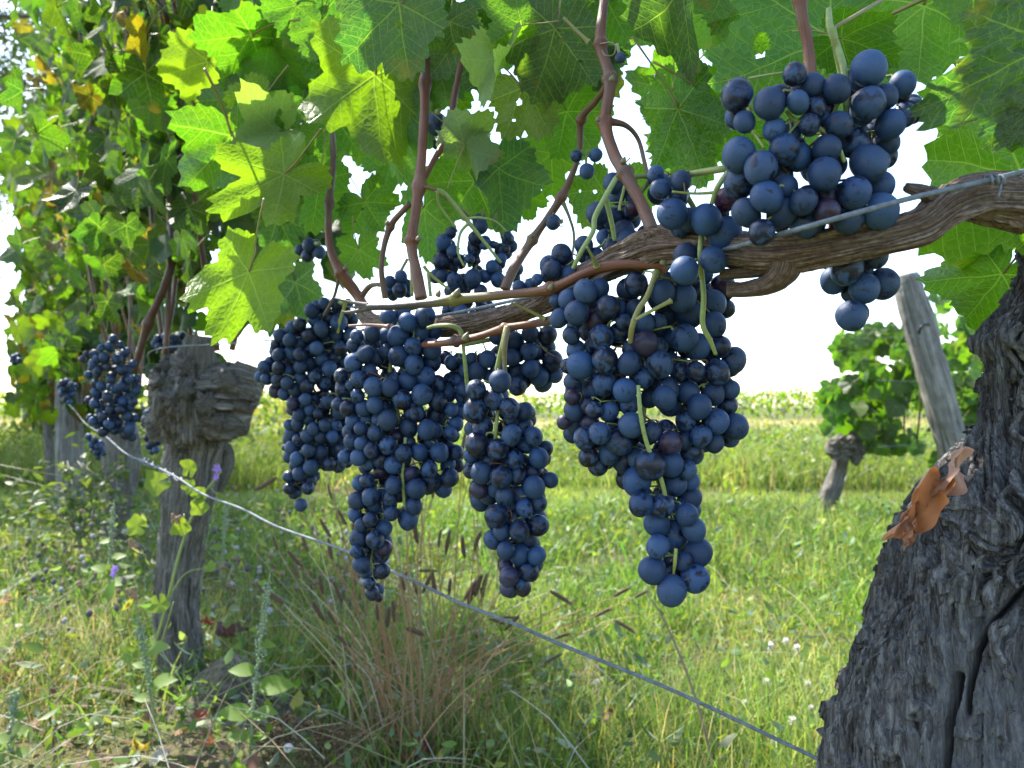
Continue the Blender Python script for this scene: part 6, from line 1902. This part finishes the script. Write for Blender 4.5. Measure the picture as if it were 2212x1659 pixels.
# mole hill, fallen leaves, snail, seed clocks
mh = P(465, 1500, 1.60)
hx = np.linspace(-1, 1, 40)
X_, Y_ = np.meshgrid(hx, hx)
Z_ = np.exp(-(X_ ** 2 + Y_ ** 2) * 2.6) * .115 - .02 + .014 * fbm(np.stack([X_ * 5, Y_ * 5, 0 * X_], -1), 4)
V = np.stack([mh.x + .03 + X_ * .17, mh.y + Y_ * .17, float(gz(mh.x, mh.y)) + Z_], -1).reshape(-1, 3)
i = np.arange(39)[:, None] * 40
j = np.arange(39)[None, :]
M_EARTH = mat_simple('grey_earth', (0.075, 0.060, 0.045), (0.20, 0.165, 0.13), 60, 0.95, (1, 1, 1), 0.8, 0.01, 0.15)
tag(add('earth_mound', mesh_from('earth_mound', V, [np.stack([i + j, i + j + 1, i + 41 + j, i + 40 + j], -1).reshape(-1, 4)], True, [M_EARTH])), 'little grey mound of bare earth right of the stump foot', 'earth mound')
FL = [(500, 1365, 1.75, 62, (0.10, 0.05, 0.045), 'dark brown shrivelled vine leaf lying on the mound beside the stump'), (438, 1555, 1.40, 44, (0.17, 0.055, 0.035), 'rust red curled leaf in the grass below the stump'),
      (445, 1610, 1.33, 40, (0.26, 0.12, 0.06), 'orange brown leaf lying below the rust red one'), (300, 1615, 1.33, 42, (0.42, 0.33, 0.03), 'bright yellow leaf at the bottom left edge'), (905, 1632, 1.27, 60, (0.17, 0.035, 0.035), 'deep red leaf at the base of the tussock'),
      (795, 1582, 1.36, 34, (0.20, 0.03, 0.02), 'small red leaf at the left of the tussock base'), (1085, 1595, 1.34, 60, (0.17, 0.10, 0.06), 'brown crumpled leaf in the right side of the tussock base'), (445, 1345, 1.72, 30, (0.26, 0.06, 0.03), 'small red and yellow leaf right behind the stump'),
      (8, 1300, 1.6, 40, (0.40, 0.30, 0.14), 'pale yellow leaf at the left edge of the picture'), (1310, 1545, 1.38, 40, (0.24, 0.13, 0.07), 'tan curled leaf in the grass right of the tussock'), (350, 1640, 1.27, 44, (0.42, 0.42, 0.36), 'whitish bleached leaf at the bottom left'),
      (840, 1585, 1.36, 30, (0.13, 0.05, 0.03), 'dark brown leaf scrap inside the tussock base')]
for k, (x, y, d, s, c, lb_) in enumerate(FL):
    a = rnd.uniform(0, 6.28)
    p = P(x, y, d)
    o = dry_leaf(None, basis_matrix(p - Vector((math.cos(a), math.sin(a), .2)) * s * d / FPX * .5, Vector((math.cos(a), math.sin(a), rnd.uniform(.0, .5))), Vector((rnd.uniform(-.4, .4), -.5, 1)), s * d / FPX, 1.3), 20 + k, c, 'fallen_leaf')
    tag(o, lb_, 'fallen leaf', 'fallen leaves in the grass')
sn = Bag()
q = []
for k in range(40):
    t = k / 39
    a = t * 15
    r = .0065 * (1 - t) ** .9
    q.append((math.cos(a) * r * .75, t * .006, math.sin(a) * r * .75))
sc = P(622, 1618, 1.24)
sn.tube([Vector(v) + sc for v in q], [.0042 * (1 - k / 40) + .0003 for k in range(40)], 10, 120, (0.62, 0.58, 0.52))
tag(add('snail_shell', sn.mesh('snail_shell', M_STALK)), 'small whitish snail shell on the dried brown flower heads', 'snail shell')
dh = thing('dried_flower_heads', 'clump of brown dried flower heads at the bottom, left of the tussock', 'dry flowers', tuple(P(660, 1640, 1.25)))
for (x, y) in ((600, 1585), (640, 1560), (680, 1570), (720, 1585), (690, 1600), (630, 1600), (590, 1640), (660, 1625), (750, 1580), (700, 1640), (610, 1560), (560, 1600), (735, 1615)):
    b = Bag()
    c0 = P(x, y, 1.26)
    for k in range(46):
        v = Vector((rnd.gauss(0, 1), rnd.gauss(0, 1), rnd.gauss(0, 1))).normalized() * rnd.uniform(.004, .013)
        b.tube([c0 + v, c0 + v * 1.3, c0 + v * 1.6], [.0010, .0022, .0006], 4, 4, rnd.choice(((0.16, 0.10, 0.055), (0.24, 0.16, 0.09), (0.09, 0.055, 0.035))))
    b.tube([c0, c0 + Vector((rnd.uniform(-.02, .02), 0, -.05)), P(650, 1665, 1.26)], .0011, 4, 6, (0.14, 0.10, 0.06))
    add('flower_head', b.mesh('flower_head', M_STRAW), dh)


def clock_mesh():
    b = Bag()
    for k in range(70):
        v = np.random.default_rng(k).normal(0, 1, 3)
        v /= np.linalg.norm(v)
        s = np.cross(v, [.3, .5, .8]); s /= np.linalg.norm(s)
        b.put([v * .2 - s * .05, v * .2 + s * .05, v + s * .16, v - s * .16], [(0, 1, 2, 3)], None, (0.72, 0.70, 0.66))
    b.tube([(0, 0, -.2), (0, 0, .2)], .2, 6, 4, (0.3, 0.25, 0.2))
    return b.mesh('seed_clock', M_PETAL)


CLK = clock_mesh()
for (x, y, r, d, lb_) in ((1712, 1557, 11, 1.25, 'fluffy white seed head right of the wire near the old trunk, the largest'), (1663, 1395, 10, 1.7, 'fluffy white seed head level with the straw on the old trunk'), (1722, 1400, 9, 1.75, 'fluffy white seed head, the one nearest the trunk edge'), (1655, 1472, 9, 1.5, 'fluffy white seed head halfway between the wire and the pair above'),
                        (1745, 1478, 9, 1.5, 'fluffy white seed head touching the flare of the trunk'), (1752, 1530, 8, 1.4, 'fluffy white seed head low beside the trunk foot'), (1610, 1518, 8, 1.4, 'fluffy white seed head just above the wire'), (1698, 1385, 8, 1.75, 'fluffy white seed head in the upper pair by the trunk')):
    g = thing('seed_head', lb_, 'wildflower', tuple(P(x, y, d) - Vector((0, 0, .12))), 'white seed heads by the old trunk')
    c0 = P(x, y, d)
    add('fluff', CLK, g, Matrix.Translation(c0) @ Matrix.Scale(r * d / FPX, 4))
    gb = float(gz(c0.x, c0.y))
    b = Bag().tube([c0, Vector((c0.x + .01, c0.y, (c0.z + gb) / 2)), Vector((c0.x - .01, c0.y + .02, gb))], .0009, 4, 8, (0.22, 0.20, 0.09))
    add('stem', b.mesh('stem', M_STALK), g)
